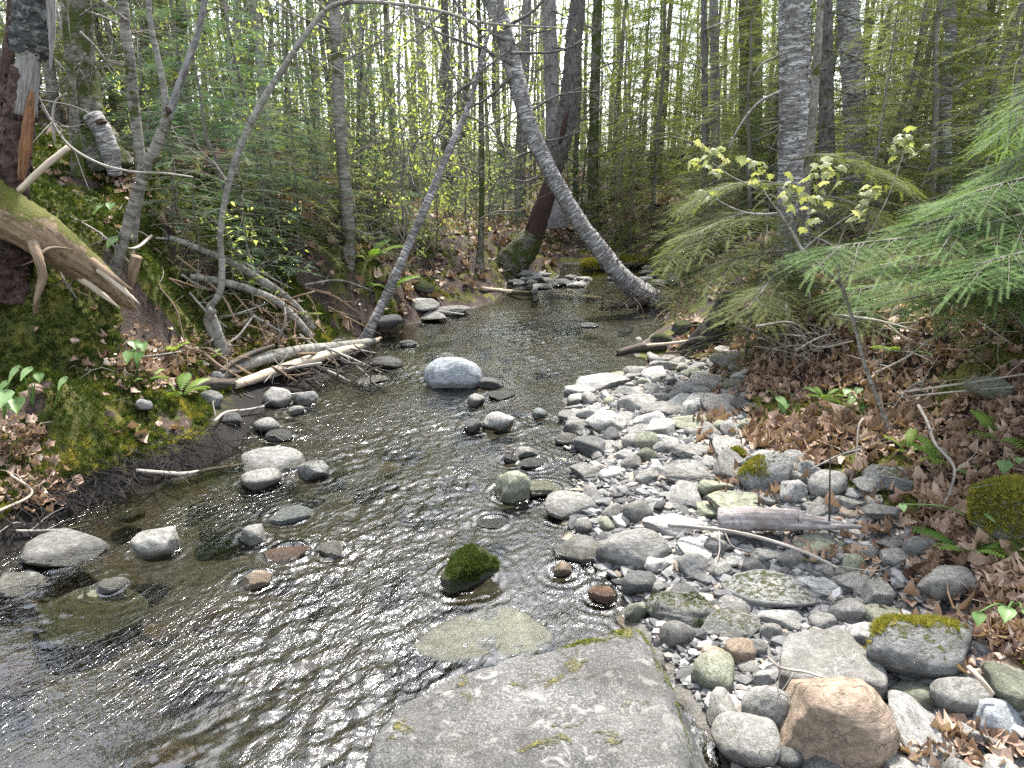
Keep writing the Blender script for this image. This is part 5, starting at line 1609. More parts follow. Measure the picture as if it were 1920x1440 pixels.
# the spindly sapling with drooping new maple leaves, right foreground
t, P_, R_ = hero("maple_sapling", "spindly maple sapling with drooping yellow-green new leaves on the right bank", "sapling",
                 [(1662, 790, 7), (1640, 735, 7), (1620, 680, 7), (1605, 620, 6), (1590, 570, 6), (1578, 535, 8)], 'bark_pale', 3.3, k=9, lump=.08, grow=0, seed=140, root=.1)
for i, L in enumerate([[(1578, 535, 8), (1540, 500, 6), (1505, 470, 6), (1482, 430, 5), (1462, 400, 5)], [(1576, 535, 6), (1572, 500, 5), (1568, 470, 4)], [(1582, 532, 5), (1597, 505, 4), (1612, 475, 3)],
                       [(1462, 400, 5), (1420, 402, 4), (1385, 395, 4), (1350, 378, 3), (1335, 360, 2)], [(1464, 402, 4), (1440, 370, 3), (1425, 340, 3), (1418, 320, 2)], [(1420, 355, 3), (1370, 330, 2.5), (1335, 305, 2)], [(1470, 410, 4), (1510, 385, 3), (1545, 372, 2)], [(1568, 470, 3), (1590, 420, 2.5), (1640, 365, 2)],
                       [(1505, 470, 3), (1540, 440, 2.5), (1600, 400, 2)], [(1612, 475, 3), (1660, 380, 2.5), (1690, 300, 2), (1700, 260, 1.5)], [(1480, 425, 3), (1500, 370, 2), (1530, 325, 1.5)]]):
    limb(t, L, 'bark_pale', 3.25, "branch", 6, 16, seed=141 + i)
mb = MB(); r_ = np.random.RandomState(4)
for px, py, n in [(1308, 285, 6), (1345, 282, 9), (1328, 305, 7), (1408, 305, 6), (1430, 320, 7), (1330, 355, 4), (1478, 348, 8), (1535, 318, 8), (1552, 322, 5), (1485, 372, 6), (1510, 368, 6), (1540, 368, 6), (1642, 350, 6), (1612, 388, 6), (1530, 408, 5), (1685, 250, 7), (1712, 250, 6), (1695, 285, 6), (1565, 318, 4)]:
    leaf_cluster(mb, MAPLE, P(px, py, 3.2 + r_.uniform(-.1, .1)), n, .043, r_, .026, .75, .5)
mb.build("leaves", M['leaf_maple'], t, smooth=False)

# ------------------------------------------------------------------ hemlock boughs reaching in from the right
def bough(t, line, Y0, seed, T=COMB_NEAR, twig=.165, mat='needle_hemlock', width=.45, tint=.5, dens=1.0):
    """line from outside in; Y may vary per point"""
    pts, rad = pxline(line, Y0)
    r = np.random.RandomState(seed)
    wood, nd = MB(), MB()
    n = 22
    pts = spline(pts, n)
    tube(wood, pts, np.linspace(.009, .002, n), 5, cap=False, seed=seed)
    L = np.linalg.norm(np.diff(pts, axis=0), axis=1).sum()
    nb = max(6, int(L / .038 * dens))
    for sgn in (-1, 1):
        for q in range(nb):
            f = (q + r.rand()) / nb
            i = min(int(f * (n - 1)), n - 2)
            p = pts[i] + (pts[i + 1] - pts[i]) * (f * (n - 1) - i)
            d = unit(pts[i + 1] - pts[i])
            side = unit(np.cross(np.array([0, 0, 1.]), d)) * sgn
            dd = unit(d * r.uniform(.4, .9) + side * r.uniform(.5, 1) + np.array([0, 0, r.uniform(-.18, .1)]))
            ln = width * (1.1 - .8 * f) * r.uniform(.45, 1.15) + .06
            e = np.array([p, p + dd * ln * .5 + np.array([0, 0, -.02]), p + dd * ln + np.array([0, 0, -.09 * ln / .4])])
            tube(wood, e, np.array([.0035, .0022, .001]), 3, cap=False)
            m = max(3, int(ln / .032))
            tt = np.linspace(.12, 1, m)
            c = np.stack([np.interp(tt, [0, .5, 1], e[:, j]) for j in range(3)], 1)
            for s2 in (-1, 1):
                perp = unit(np.cross(np.array([0, 0, 1.]), dd)) * s2
                d2 = unit(dd) * .75 + perp * r.uniform(.5, 1, m)[:, None] + np.array([0, 0, 1]) * r.uniform(-.14, .05, m)[:, None]
                X, Yv, Z = axes(d2, roll=r.randn(m) * .15)
                inst(nd, T, c, X, Yv, Z, twig * (1.15 - .75 * tt) * r.uniform(.6, 1.1, m), np.clip(r.normal(tint + .15 * tt, .16), 0, 1))
            X, Yv, Z = axes((e[-1] - e[-2])[None])
            inst(nd, T, e[-1:], X, Yv, Z, [twig * .6], [tint + .3])
    b = wood.build("bough", M['bark_spruce'], t)
    o = bpy.data.objects.new("needles", nd.mesh("needles", M[mat], False, np.array(t.location)))
    COL.objects.link(o)
    o.parent = b
    return b


hp = P(2080, 600, 3.2)
hz = float(zground(hp[0], hp[1]))
hem = thing("hemlock_tree", "light green hemlock with flat drooping boughs reaching in from the right edge", "tree", (hp[0], hp[1], hz))
mb = MB(); tube(mb, np.array([[hp[0], hp[1], hz - .2], [hp[0] + .03, hp[1], hz + 1.5], [hp[0], hp[1] + .05, hz + 3.5], [hp[0], hp[1], hz + 5.5]]), np.array([.07, .06, .045, .015]), 12, 30, .06, seed=3); mb.build("trunk", M['bark_spruce'], hem)
for i, (L, w) in enumerate([
    ([(2080, 330, 5, 3.2), (1950, 360, 4, 3.1), (1800, 400, 3, 3.05), (1720, 425, 2, 3.0)], .36),
    ([(2080, 430, 5, 3.2), (1930, 420, 4, 3.0), (1760, 440, 3, 2.95), (1600, 458, 2, 2.95), (1545, 470, 1, 2.95)], .36),
    ([(2080, 480, 5, 3.2), (1960, 490, 4, 2.9), (1830, 500, 3, 2.85), (1700, 500, 2, 2.8)], .32),
    ([(2080, 250, 5, 3.2), (2000, 250, 4, 3.1), (1920, 290, 3, 3.1), (1860, 330, 2, 3.1)], .24),
    ([(2080, 130, 5, 3.2), (2010, 130, 4, 3.2), (1940, 170, 3, 3.2), (1890, 220, 2, 3.2)], .22),
    ([(2080, 470, 5, 3.3), (1940, 450, 4, 3.3), (1790, 470, 3, 3.3), (1640, 500, 2, 3.2)], .34),
    ([(2080, 400, 5, 3.1), (1960, 395, 4, 2.9), (1850, 420, 3, 2.85), (1770, 440, 2, 2.85)], .3),
    ([(2080, 560, 5, 3.2), (1950, 530, 4, 3.3), (1800, 540, 3, 3.3), (1680, 565, 2, 3.2)], .36),
    ([(2080, 350, 5, 3.2), (1960, 330, 4, 3.0), (1860, 350, 3, 2.95), (1790, 375, 2, 2.95)], .3),
    ([(2080, 450, 5, 3.2), (1980, 460, 4, 2.7), (1890, 480, 3, 2.6), (1820, 500, 2, 2.6)], .28),
    ([(2080, 520, 5, 3.4), (1900, 500, 4, 3.7), (1740, 520, 3, 3.8), (1600, 545, 2, 3.8)], .4),
    ([(2080, 540, 5, 3.2), (1980, 545, 4, 3.0), (1880, 545, 3, 2.9), (1790, 555, 2, 2.9)], .28),
    ([(2080, 380, 5, 3.3), (1970, 350, 4, 3.5), (1850, 360, 3, 3.6), (1760, 380, 2, 3.6)], .34),
    ([(2080, 200, 5, 3.3), (2000, 190, 4, 3.5), (1920, 220, 3, 3.6), (1870, 260, 2, 3.7)], .24),
]):
    bough(hem, L, 3, 500 + i, width=w)

hp = P(1480, 560, 5.4)
hz = float(zground(hp[0], hp[1]))
hem2 = thing("hemlock_tree", "dark shaded hemlock with drooping grey-green boughs at the foot of the thick birch", "tree", (hp[0], hp[1], hz))
mb = MB(); tube(mb, np.array([[hp[0], hp[1], hz - .2], [hp[0] + .03, hp[1], hz + 1.2], [hp[0], hp[1] + .05, hz + 2.6], [hp[0], hp[1], hz + 4]]), np.array([.035, .03, .02, .01]), 10, 24, .06, seed=5); mb.build("trunk", M['bark_spruce'], hem2)
for i, (L, w) in enumerate([
    ([(1480, 410, 5, 5.4), (1400, 400, 4, 5.2), (1320, 430, 3, 5.1), (1260, 470, 2, 5.1)], .5),
    ([(1480, 470, 5, 5.4), (1400, 480, 4, 5.0), (1330, 500, 3, 4.9), (1280, 540, 2, 4.9)], .45),
    ([(1480, 440, 5, 5.4), (1540, 450, 4, 4.9), (1600, 490, 3, 4.6), (1650, 530, 2, 4.4)], .5),
    ([(1480, 500, 5, 5.4), (1450, 520, 4, 4.8), (1430, 545, 3, 4.5), (1400, 580, 2, 4.3)], .4),
    ([(1480, 380, 5, 5.4), (1560, 370, 4, 5.2), (1640, 400, 3, 5.1), (1700, 430, 2, 5.0)], .5),
    ([(1480, 350, 5, 5.4), (1420, 340, 4, 5.4), (1340, 355, 3, 5.5), (1290, 380, 2, 5.6)], .45),
    ([(1480, 520, 5, 5.4), (1540, 540, 4, 4.7), (1580, 560, 3, 4.4), (1640, 590, 2, 4.2)], .4),
    ([(1480, 300, 5, 5.4), (1550, 290, 4, 5.3), (1630, 310, 3, 5.3), (1690, 340, 2, 5.3)], .4),
]):
    bough(hem2, L, 3, 520 + i, T=COMB_MID, twig=.19, mat='needle_dark', width=w, tint=.42, dens=.5)

# ------------------------------------------------------------------ the forest behind
def vis(x, y):
    return abs(x) < .80 * y + 1.5


rf = np.random.RandomState(77)
placed = [(0, 0)]


def clear(x, y, d):
    for a, b in placed:
        if (a - x) ** 2 + (b - y) ** 2 < d * d:
            return False
    placed.append((x, y))
    return True


def where(x, y):
    p = np.array([x, y, 1.6]) - CAMP
    px = 960 + FPX * p[0] / (p[1] * CP_ - p[2] * SP_)
    return ("left third" if px < 640 else "centre" if px < 1280 else "right third"), ("near" if y < 16 else "mid" if y < 26 else "far")


GROUPW = {'near': "just behind the stream", 'mid': "in the middle distance", 'far': "far back"}
for kind, nm, cat, N, y0, y1, dmin, bias, lab in [
    ('spruce', "spruce_tree", "tree", 92, 10.5, 34, .9, .9, "dark olive spruce with feathery boughs, %s of the forest, %s"),
    ('pole', "hardwood_tree", "tree", 135, 12, 44, .45, -.25, "tall thin hardwood with sparse spring leaves, %s of the forest, %s"),
    ('sapling', "hardwood_sapling", "sapling", 150, 9.5, 30, .35, -.3, "thin leafing sapling with yellow-green leaves, %s of the forest, %s"),
    ('shrub', "shrub", "shrub", 60, 9.5, 20, .4, -.4, "leafy yellow-green understory bush, %s of the forest, %s"),
    ('fir', "young_fir", "tree", 66, 9.5, 24, .6, -.25, "young blue-green fir, %s of the forest, %s"),
    ('dark_fir', "young_hemlock", "tree", 46, 8.5, 22, .6, .5, "young dark green hemlock, %s of the forest, %s"),
]:
    n, tries = 0, 0
    while n < N and tries < 6000:
        tries += 1
        y = y0 + (y1 - y0) * rf.rand() ** 1.1
        x = rf.uniform(-1, 1) * (.80 * y + 1)
        if rf.rand() > .55 + bias * x / (.8 * y + 1) * .8:
            continue
        # keep the stream, its banks and the sight of the hero trees open
        if y < 13.2 and -2.2 < x < 3.3:
            continue
        if 11 < y < 15 and 1.5 < x < 5:
            continue
        if x > 0 and y < 9.5 and x < 2.6:
            continue
        if kind == 'spruce' and abs(x + .02 * y) < .09 * y and y < 24:
            continue
        if kind == 'spruce' and y < 13 and x < -1.0:
            continue
        if not clear(x, y, dmin):
            continue
        a, b = where(x, y)
        sc = rf.uniform(.8, 1.2)
        plant_tree(kind, rf.randint(9), x, y, rf.rand() * 6.28, sc * (1.7 if kind == 'shrub' else 1), nm, lab % (a, GROUPW[b]), cat, {'spruce': "spruces in the forest behind", 'pole': "thin hardwoods in the forest behind", 'sapling': "leafing saplings in the forest", 'shrub': "leafy bushes in the understory", 'fir': "young firs", 'dark_fir': "young hemlocks"}[kind])
        n += 1

# single young trees that can be told apart
for kind, var, px, py, Y, sc, nm, lab in [
    ('fir', 2, 500, 470, 7.2, .8, "young_fir", "blue-green young fir left of the straight slender birch"),
    ('fir', 0, 420, 430, 6.6, .9, "young_fir", "blue-green young fir behind the arching sapling"),
    ('fir', 2, 360, 380, 7.6, .9, "young_fir", "taller young fir behind the forked tree"),
    ('fir', 1, 470, 520, 6.0, .9, "young_fir", "low bushy fir above the pale poles"),
    ('fir', 1, 600, 430, 8.6, 1.2, "young_fir", "young fir seen behind the slender birch"),
    ('fir', 2, 545, 400, 9.0, .9, "young_fir", "pale green fir on the slope at centre left"),
    ('fir', 0, 300, 400, 6.8, .8, "young_fir", "young fir on the bank edge by the shaggy birch"),
    ('fir', 3, 350, 480, 5.6, 1.1, "young_fir", "knee-high fir behind the slim mottled birch"),
    ('fir', 3, 440, 560, 5.6, .9, "young_fir", "tiny fir between the pale poles"),
    ('dark_fir', 1, 520, 560, 6.6, .8, "young_hemlock", "dark low hemlock sprawling above the pale poles"),
    ('dark_fir', 0, 1330, 520, 8.6, .9, "young_hemlock", "dark hemlock on the right bank behind the stump"),
    ('dark_fir', 1, 1280, 500, 9.6, 1.0, "young_hemlock", "dark hemlock right of the leaning birch base"),
    ('dark_fir', 2, 1400, 480, 8.4, .8, "young_hemlock", "taller dark hemlock left of the thick birch"),
    ('dark_fir', 0, 1600, 520, 6.6, .9, "young_hemlock", "dark hemlock right of the thick birch"),
    ('dark_fir', 2, 1720, 500, 6.8, .9, "young_hemlock", "dark hemlock below the crooked trunk"),
    ('dark_fir', 0, 1850, 520, 5.6, .9, "young_hemlock", "dark hemlock at the right edge behind the light boughs"),
    ('dark_fir', 1, 1400, 640, 5.0, .8, "young_hemlock", "low hemlock sprays hanging over the stump"),
    ('spruce', 4, 1300, 420, 11.5, 1.0, "spruce_tree", "bushy spruce right of the big leaning birch"),
    ('spruce', 3, 1220, 420, 13.5, 1.0, "spruce_tree", "tall spruce with boughs above the leaning birch base"),
    ('spruce', 3, 1670, 420, 8.6, .9, "spruce_tree", "feathery spruce between second birch and crooked trunk"),
    ('spruce', 1, 110, 250, 8.5, 1.0, "spruce_tree", "dark spruce behind the broken dead trunk"),
    ('spruce', 3, 300, 300, 10.0, 1.0, "spruce_tree", "dark spruce behind the forked tree"),
    ('fir', 1, 330, 430, None, .7, "young_fir", "small fir behind the fork's foot on the mossy slope"),
    ('fir', 0, 500, 440, None, .5, "young_fir", "small fir on the slope above the upper pale pole"),
    ('dark_fir', 1, 560, 470, None, .7, "young_hemlock", "dark low hemlock halfway up the left slope"),
    ('fir', 1, 520, 510, None, .6, "young_fir", "small fir just above the pale poles"),
    ('dark_fir', 1, 690, 470, None, .8, "young_hemlock", "dark hemlock seedling right of the slender birch"),
    ('dark_fir', 1, 380, 500, None, .6, "young_hemlock", "dark hemlock seedling left of the arching sapling"),
    ('dark_fir', 1, 460, 480, None, .6, "young_hemlock", "dark hemlock seedling right of the arching sapling"),
    ('dark_fir', 1, 1380, 600, None, .6, "young_hemlock", "small dark hemlock at the top of the stump"),
    ('dark_fir', 1, 1440, 610, None, .6, "young_hemlock", "small dark hemlock right of the stump"),
    ('dark_fir', 1, 1860, 640, None, .45, "young_hemlock", "hemlock seedling in the leaves at the right border"),
    ('dark_fir', 0, 1180, 440, 12.5, .8, "young_hemlock", "dark hemlock behind the leaning birch's foot"),
    ('dark_fir', 1, 1250, 450, 11.5, .9, "young_hemlock", "low dark hemlock behind the mossy far boulders"),
    ('spruce', 4, 1540, 420, 9.5, .9, "spruce_tree", "feathery spruce behind the two silver birches"),
    ('spruce', 4, 1440, 400, 9.8, 1.0, "spruce_tree", "feathery spruce left of the thick silver birch"),
    ('spruce', 3, 1880, 400, 8.2, .9, "spruce_tree", "feathery spruce behind the light hemlock at the right edge"),
    ('shrub', 2, 720, 400, None, 1.3, "shrub", "leafy bush on the brown slope right of the slender birch"),
    ('shrub', 1, 790, 420, None, 1.5, "shrub", "leafy bush on the slope behind the thin leaning birch, upper one"),
    ('shrub', 0, 830, 450, None, 1.5, "shrub", "leafy bush on the slope behind the thin leaning birch, lower one"),
    ('shrub', 2, 890, 430, None, 1.3, "shrub", "leafy bush behind the mossy-cuffed stem"),
    ('shrub', 2, 940, 400, None, 1.4, "shrub", "leafy bush behind the reddish dark tree"),
    ('shrub', 1, 1110, 420, None, 1.8, "shrub", "leafy bush right behind the crossing trunks"),
    ('shrub', 2, 1160, 400, None, 1.8, "shrub", "leafy bush between crossing trunks and bushy spruce"),
    ('shrub', 0, 740, 530, None, 1.2, "shrub", "leafy sprigs on the shore between slender and leaning birch"),
    ('shrub', 1, 850, 500, None, 1.0, "shrub", "leafy sprigs above the far left root tangle"),
    ('fir', 0, 710, 440, None, .9, "young_fir", "small green fir on the slope right of the slender birch"),
    ('fir', 1, 760, 450, None, 1.0, "young_fir", "small green fir behind the foot of the thin leaning birch"),
    ('fir', 2, 670, 390, None, .9, "young_fir", "green fir on the brown slope behind the slender birch"),
    ('fir', 0, 920, 420, None, .9, "young_fir", "small green fir left of the reddish dark tree"),
    ('fir', 2, 1090, 400, None, .9, "young_fir", "green fir seen under the crossing trunks"),
    ('dark_fir', 1, 820, 470, None, .8, "young_hemlock", "low hemlock above the far left shore"),
    ('dark_fir', 0, 640, 450, None, .7, "young_hemlock", "dark hemlock directly behind the slender birch"),
    ('dark_fir', 1, 560, 420, None, .9, "young_hemlock", "dark hemlock on the upper left slope among young firs"),
    ('dark_fir', 1, 1150, 450, None, 1.0, "young_hemlock", "low hemlock left of the leaning birch's lower trunk"),
    ('sapling', 2, 700, 420, None, .9, "hardwood_sapling", "leafing sapling on the brown slope right of the slender birch"),
    ('sapling', 0, 830, 420, None, 1.0, "hardwood_sapling", "leafing sapling behind the thin leaning birch's middle"),
    ('sapling', 1, 960, 420, None, 1.0, "hardwood_sapling", "leafing sapling just left of the crossing trunks"),
    ('sapling', 2, 1180, 410, None, 1.0, "hardwood_sapling", "leafing sapling right of the crossing trunks"),
    ('sapling', 1, 660, 450, None, .9, "hardwood_sapling", "leafing sapling close behind the slender birch"),
    ('sapling', 3, 760, 500, None, 1.2, "hardwood_sapling", "knee-bent small sapling near the far left shore"),
    ('sapling', 0, 330, 330, 7.5, 1.0, "hardwood_sapling", "leafing sapling behind the fork of the grey tree"),
    ('sapling', 2, 440, 380, 8.0, 1.0, "hardwood_sapling", "leafing sapling behind the arching sapling"),
    ('dark_fir', 2, 1800, 420, 7.2, 1.0, "young_hemlock", "tall dark hemlock behind the light boughs at the right"),
    ('dark_fir', 2, 1640, 420, 7.6, .9, "young_hemlock", "tall dark hemlock right of the second birch"),
    ('shrub', 2, 760, 480, 8.6, 1.0, "shrub", "leafy yellow-green bush behind the thin leaning birch"),
    ('shrub', 0, 820, 500, 9.0, 1.0, "shrub", "leafy bush on the far left shore"),
    ('shrub', 1, 870, 470, 9.6, 1.1, "shrub", "leafy bush left of the red-scarred tree"),
    ('shrub', 2, 700, 500, 7.9, .8, "shrub", "leafy bush right of the slender birch"),
    ('shrub', 0, 470, 440, 5.6, .7, "shrub", "yellow-leaved sprig beside the arching sapling"),
    ('shrub', 1, 520, 500, 6.1, .8, "shrub", "yellow-leaved sprig below the young firs"),
    ('shrub', 2, 440, 330, 7.0, .8, "shrub", "bright yellow-green sprig amid the young firs"),
    ('shrub', 1, 250, 330, 6.0, .7, "shrub", "leafy sprig at the root of the shaggy birch"),
    ('sapling', 0, 720, 480, 9.4, 1.0, "hardwood_sapling", "thin upright sapling left of the thin leaning birch"),
    ('sapling', 2, 780, 470, 10.2, 1.0, "hardwood_sapling", "dark slender sapling crossing the thin leaning birch"),
    ('sapling', 1, 940, 470, 10.8, 1.1, "hardwood_sapling", "forking sapling left of the red-scarred tree"),
    ('sapling', 3, 880, 480, 9.4, 1.0, "hardwood_sapling", "small sapling beside the mossy-cuffed stem"),
    ('sapling', 0, 590, 430, 8.8, 1.0, "hardwood_sapling", "sapling with pale stem left of the slender birch"),
    ('sapling', 2, 180, 330, 7.4, 1.0, "hardwood_sapling", "sapling in the gap left of the slim mottled birch"),
]:
    p = P(px, py, Y) if Y else hit(px, py)
    z = float(zground(p[0], p[1]))
    plant_tree(kind, var, p[0], p[1], rf.rand() * 6.28, sc, nm, lab, "shrub" if kind == 'shrub' else "sapling" if kind == 'sapling' else "tree", None)

# the far wood that reads as one mass
fw, fl = MB(), MB()
r_ = np.random.RandomState(6)
for i in range(230):
    y = r_.uniform(38, 58); x = r_.uniform(-1, 1) * (.85 * y)
    z = float(zground(x, y)); H = r_.uniform(9, 15)
    tube(fw, np.array([[x, y, z - .5], [x + r_.randn() * .25, y, z + H * .5], [x + r_.randn() * .5, y, z + H]]), np.array([.11, .08, .02]) * r_.uniform(.5, 1.4), 5, 8, seed=i, cap=False)
    m = 120 if r_.rand() < .6 else 230
    q = np.stack([x + r_.randn(m) * 1.3, y + r_.randn(m) * 1.3, z + r_.rand(m) ** .8 * H], 1)
    X, Yv, Z = axes(rvec(r_, m))
    inst(fl, LEAF, q, X, Yv, Z, r_.uniform(.16, .42, m), np.clip(r_.normal(.35, .25, m), 0, 1))
fwo = fw.build("far_wood", M['bark_grey'])
tag(fwo, "far wood of bare grey trunks", kind="stuff")
flo = fl.build("far_foliage", M['leaf_spring'], smooth=False)
tag(flo, "far wood foliage in spring green", kind="stuff")

# ------------------------------------------------------------------ logs and sticks
def gline(L):
    """(px, py, width_px, lift) lying on the ground, or (px, py, width_px, None, Y) at a depth"""
    pts, rad = [], []
    for e in L:
        p = P(e[0], e[1], e[4]) if len(e) > 4 else hit(e[0], e[1], e[3])
        pts.append(p)
        rad.append(e[2] * mpp(p) / 2)
    return np.array(pts), np.array(rad)


def stick(name, label, cat, L, mat, k=8, n=30, lump=.08, seed=1, group=None, twigs=0, twig_len=.2):
    pts, rad = gline(L)
    mb = MB()
    P_, R_ = tube(mb, pts, rad, k, n, lump, seed=seed)
    r = np.random.RandomState(seed)
    o = mb.build(name, M[mat], origin=pts.mean(0))
    tag(o, label, cat, group)
    for _ in range(twigs):
        i = r.randint(len(P_) - 2)
        d = unit(unit(P_[i + 1] - P_[i]) * .6 + r.randn(3) * .6 + np.array([0, 0, .2]))
        l = twig_len * r.uniform(.4, 1)
        tb_ = MB()
        tube(tb_, np.array([P_[i], P_[i] + d * l * .5 + r.randn(3) * .02, P_[i] + d * l]), np.array([R_[i] * .45, R_[i] * .3, .001]), 5, 8, .1, seed=seed)
        c = bpy.data.objects.new("twig", tb_.mesh("twig", M[mat], True, pts.mean(0)))
        COL.objects.link(c)
        c.parent = o
    return o, P_, R_


o, Pl, Rl = stick("broken_log", "large broken log with mossy top sloping down from the left edge", "log",
                  [(-60, 355, 100, None, 3.9), (0, 395, 92, None, 3.95), (70, 435, 84, None, 4.0), (130, 478, 72, None, 4.1), (190, 525, 54, None, 4.2), (225, 555, 34, None, 4.25), (252, 580, 8, None, 4.3)], 'wood_mossy', 24, 60, .1, 3)
for i, (a, b) in enumerate([((165, 485), (250, 545)), ((150, 520), (225, 578)), ((185, 505), (262, 570))]):
    tb_ = MB(); pp_, rr2 = pxline([(a[0], a[1], 16), ((a[0] + b[0]) / 2, (a[1] + b[1]) / 2, 12), (b[0], b[1], 2)], 4.1)
    tube(tb_, pp_, rr2, 7, 12, .2, seed=i); c = bpy.data.objects.new("splinter", tb_.mesh("splinter", M['wood_pale'] if i else M['wood_brown'], True, np.array(o.location))); COL.objects.link(c); c.parent = o
stick("branch", "snapped pale branch leaning at the foot of the broken dead trunk", "branch", [(36, 358, 12, None, 3.8), (80, 315, 12, None, 3.8), (128, 276, 11, None, 3.85)], 'wood_pale', 9, 16, .08, 5)
stick("branch", "long thin white twig sagging across the left bank", "branch", [(66, 170, 5, None, 4.3), (95, 225, 5, None, 4.3), (132, 275, 5, None, 4.3), (190, 308, 5, None, 4.3), (250, 322, 4, None, 4.3), (310, 325, 3.5, None, 4.3), (362, 332, 3, None, 4.3)], 'stick', 7, 40, .1, 6, None, 9, .3)
stick("branch", "forked white twig standing by the shaggy birch", "branch", [(103, 268, 5, None, 4.4), (99, 225, 5, None, 4.4), (105, 190, 4, None, 4.4), (125, 175, 3, None, 4.4)], 'stick', 7, 20, .1, 7)
stick("pole_log", "upper of two long pale poles sloping down to the slender birch", "log", [(318, 446, 11, .22), (380, 470, 13, .25), (440, 497, 14, .25), (500, 532, 15, .22), (550, 570, 15, .15), (588, 618, 15, .05)], 'bark_pale', 10, 40, .07, 8)
stick("pole_log", "lower of two long pale poles sloping down to the slender birch", "log", [(356, 518, 10, .2), (410, 527, 13, .22), (465, 542, 15, .22), (520, 566, 15, .18), (556, 600, 15, .12), (582, 632, 15, .05)], 'bark_pale', 10, 40, .07, 9)
stick("branch", "thin bare stick crossing above the pale poles", "branch", [(330, 480, 6, .25), (380, 520, 6, .25), (420, 560, 6, .2), (440, 600, 4, .1)], 'wood_brown', 7, 24, .1, 10, None, 5)
stick("log", "brown barky log of the left shore pile, the upper one", "log", [(405, 708, 24, .06), (460, 684, 23, .09), (540, 662, 22, .12), (620, 652, 21, .12), (700, 640, 14, .1)], 'bark_pale', 14, 40, .08, 11, None, 2)
stick("log", "pale debarked log of the left shore pile, the lower one", "log", [(440, 722, 16, .05), (500, 702, 20, .07), (560, 682, 20, .09), (620, 664, 19, .1), (680, 648, 15, .08), (715, 634, 6, .07)], 'wood_pale', 14, 40, .06, 12, None, 2)
stick("branch", "dark crooked branch lying over the shore logs", "branch", [(412, 698, 12, .1), (440, 678, 12, .14), (480, 660, 11, .18), (515, 648, 7, .2)], 'wood_dark', 9, 24, .1, 13)
stick("driftwood", "weathered root mass at the butt of the shore logs", "driftwood", [(362, 728, 10, .02), (392, 720, 28, .03), (430, 721, 26, .03), (462, 712, 12, .04)], 'wood_dark', 12, 20, .22, 14, None, 6)
stick("branch", "thin pale twig dipping from the shore logs into the water", "branch", [(590, 686, 6, .1), (625, 700, 5, .06), (668, 722, 4, .01)], 'stick', 6, 16, .1, 15)
stick("branch", "long grey stick lying at the left water edge", "branch", [(255, 882, 7, .05), (300, 886, 8, .05), (350, 888, 8, .04), (410, 878, 8, .03), (470, 870, 7, .03)], 'stick', 8, 30, .09, 16, None, 3)
stick("branch", "thin pale stick lying above the white edge stone", "branch", [(402, 790, 6, .05), (425, 773, 6, .04), (465, 768, 5, .04), (495, 762, 4, .04)], 'stick', 6, 20, .1, 17, None, 2)
stick("branch", "thin stick reaching over the water by the pale edge stone", "branch", [(500, 806, 4, .05), (560, 792, 4, .06), (640, 775, 3, .05)], 'stick', 6, 20, .1, 18)
stick("branch", "dead twig curving at the lower left corner bank", "branch", [(-10, 962, 6, .05), (60, 925, 5, .08), (20, 890, 4, .1)], 'wood_pale', 6, 20, .1, 19, None, 3)
stick("branch", "dark stick lying under the left bank by the dark water", "branch", [(30, 996, 6, .04), (110, 994, 6, .03), (170, 985, 4, .03)], 'stick', 6, 20, .1, 20, None, 2)
stick("branch", "thin branch fallen across the far left shore", "branch", [(760, 508, 5, None, 8.6), (830, 530, 6, None, 8.7), (890, 556, 6, None, 8.8), (940, 568, 5, None, 8.8)], 'stick', 6, 20, .1, 21, None, 4)
stick("branch", "second thin branch fallen over the far left stones", "branch", [(730, 560, 4, None, 7.6), (800, 580, 5, None, 7.7), (870, 590, 4, None, 7.8)], 'stick', 6, 20, .1, 22, None, 3)
stick("log", "pale thin log lying across the stream at the far pool", "log", [(905, 541, 8, .06), (960, 548, 10, .06), (1020, 553, 10, .05), (1080, 557, 11, .05), (1135, 562, 9, .05)], 'wood_pale', 9, 30, .1, 23, None, 2)
stick("driftwood", "short grey stub standing up from the far log", "driftwood", [(1004, 560, 12, .02), (1003, 548, 13, None, 9.3), (1004, 538, 8, None, 9.3)], 'wood_grey', 8, 10, .2, 24)
stick("driftwood", "bleached white driftwood branch on the upper right of the bar", "driftwood", [(1196, 636, 12, None, 6.7), (1212, 658, 14, None, 6.5), (1228, 674, 16, .06), (1258, 676, 10, .05)], 'wood_grey', 9, 20, .1, 25)
stick("driftwood", "small bleached stick in front of the white driftwood branch", "driftwood", [(1184, 664, 7, None, 6.25), (1198, 684, 8, None, 6.15), (1210, 700, 9, .04)], 'wood_grey', 8, 16, .1, 26)
stick("log", "dark wet log at the right waterline behind the driftwood", "log", [(1158, 662, 12, .03), (1200, 652, 18, .04), (1250, 650, 16, .04)], 'wood_dark', 10, 20, .1, 27)
stick("branch", "pale twisted root running to the right bank behind the driftwood", "branch", [(1212, 648, 6, .08), (1250, 645, 7, .08), (1290, 640, 7, .08), (1330, 636, 5, .05)], 'wood_pale', 7, 20, .15, 28)
stick("driftwood", "thick reddish grey driftwood log on the gravel bar", "driftwood", [(1350, 974, 40, .09), (1400, 972, 44, .1), (1450, 973, 42, .1), (1490, 974, 42, .09), (1506, 975, 36, .09)], 'wood_drift', 22, 50, .16, 29)
dl = next(q for q in COL.objects if q.get("label") == "thick reddish grey driftwood log on the gravel bar")
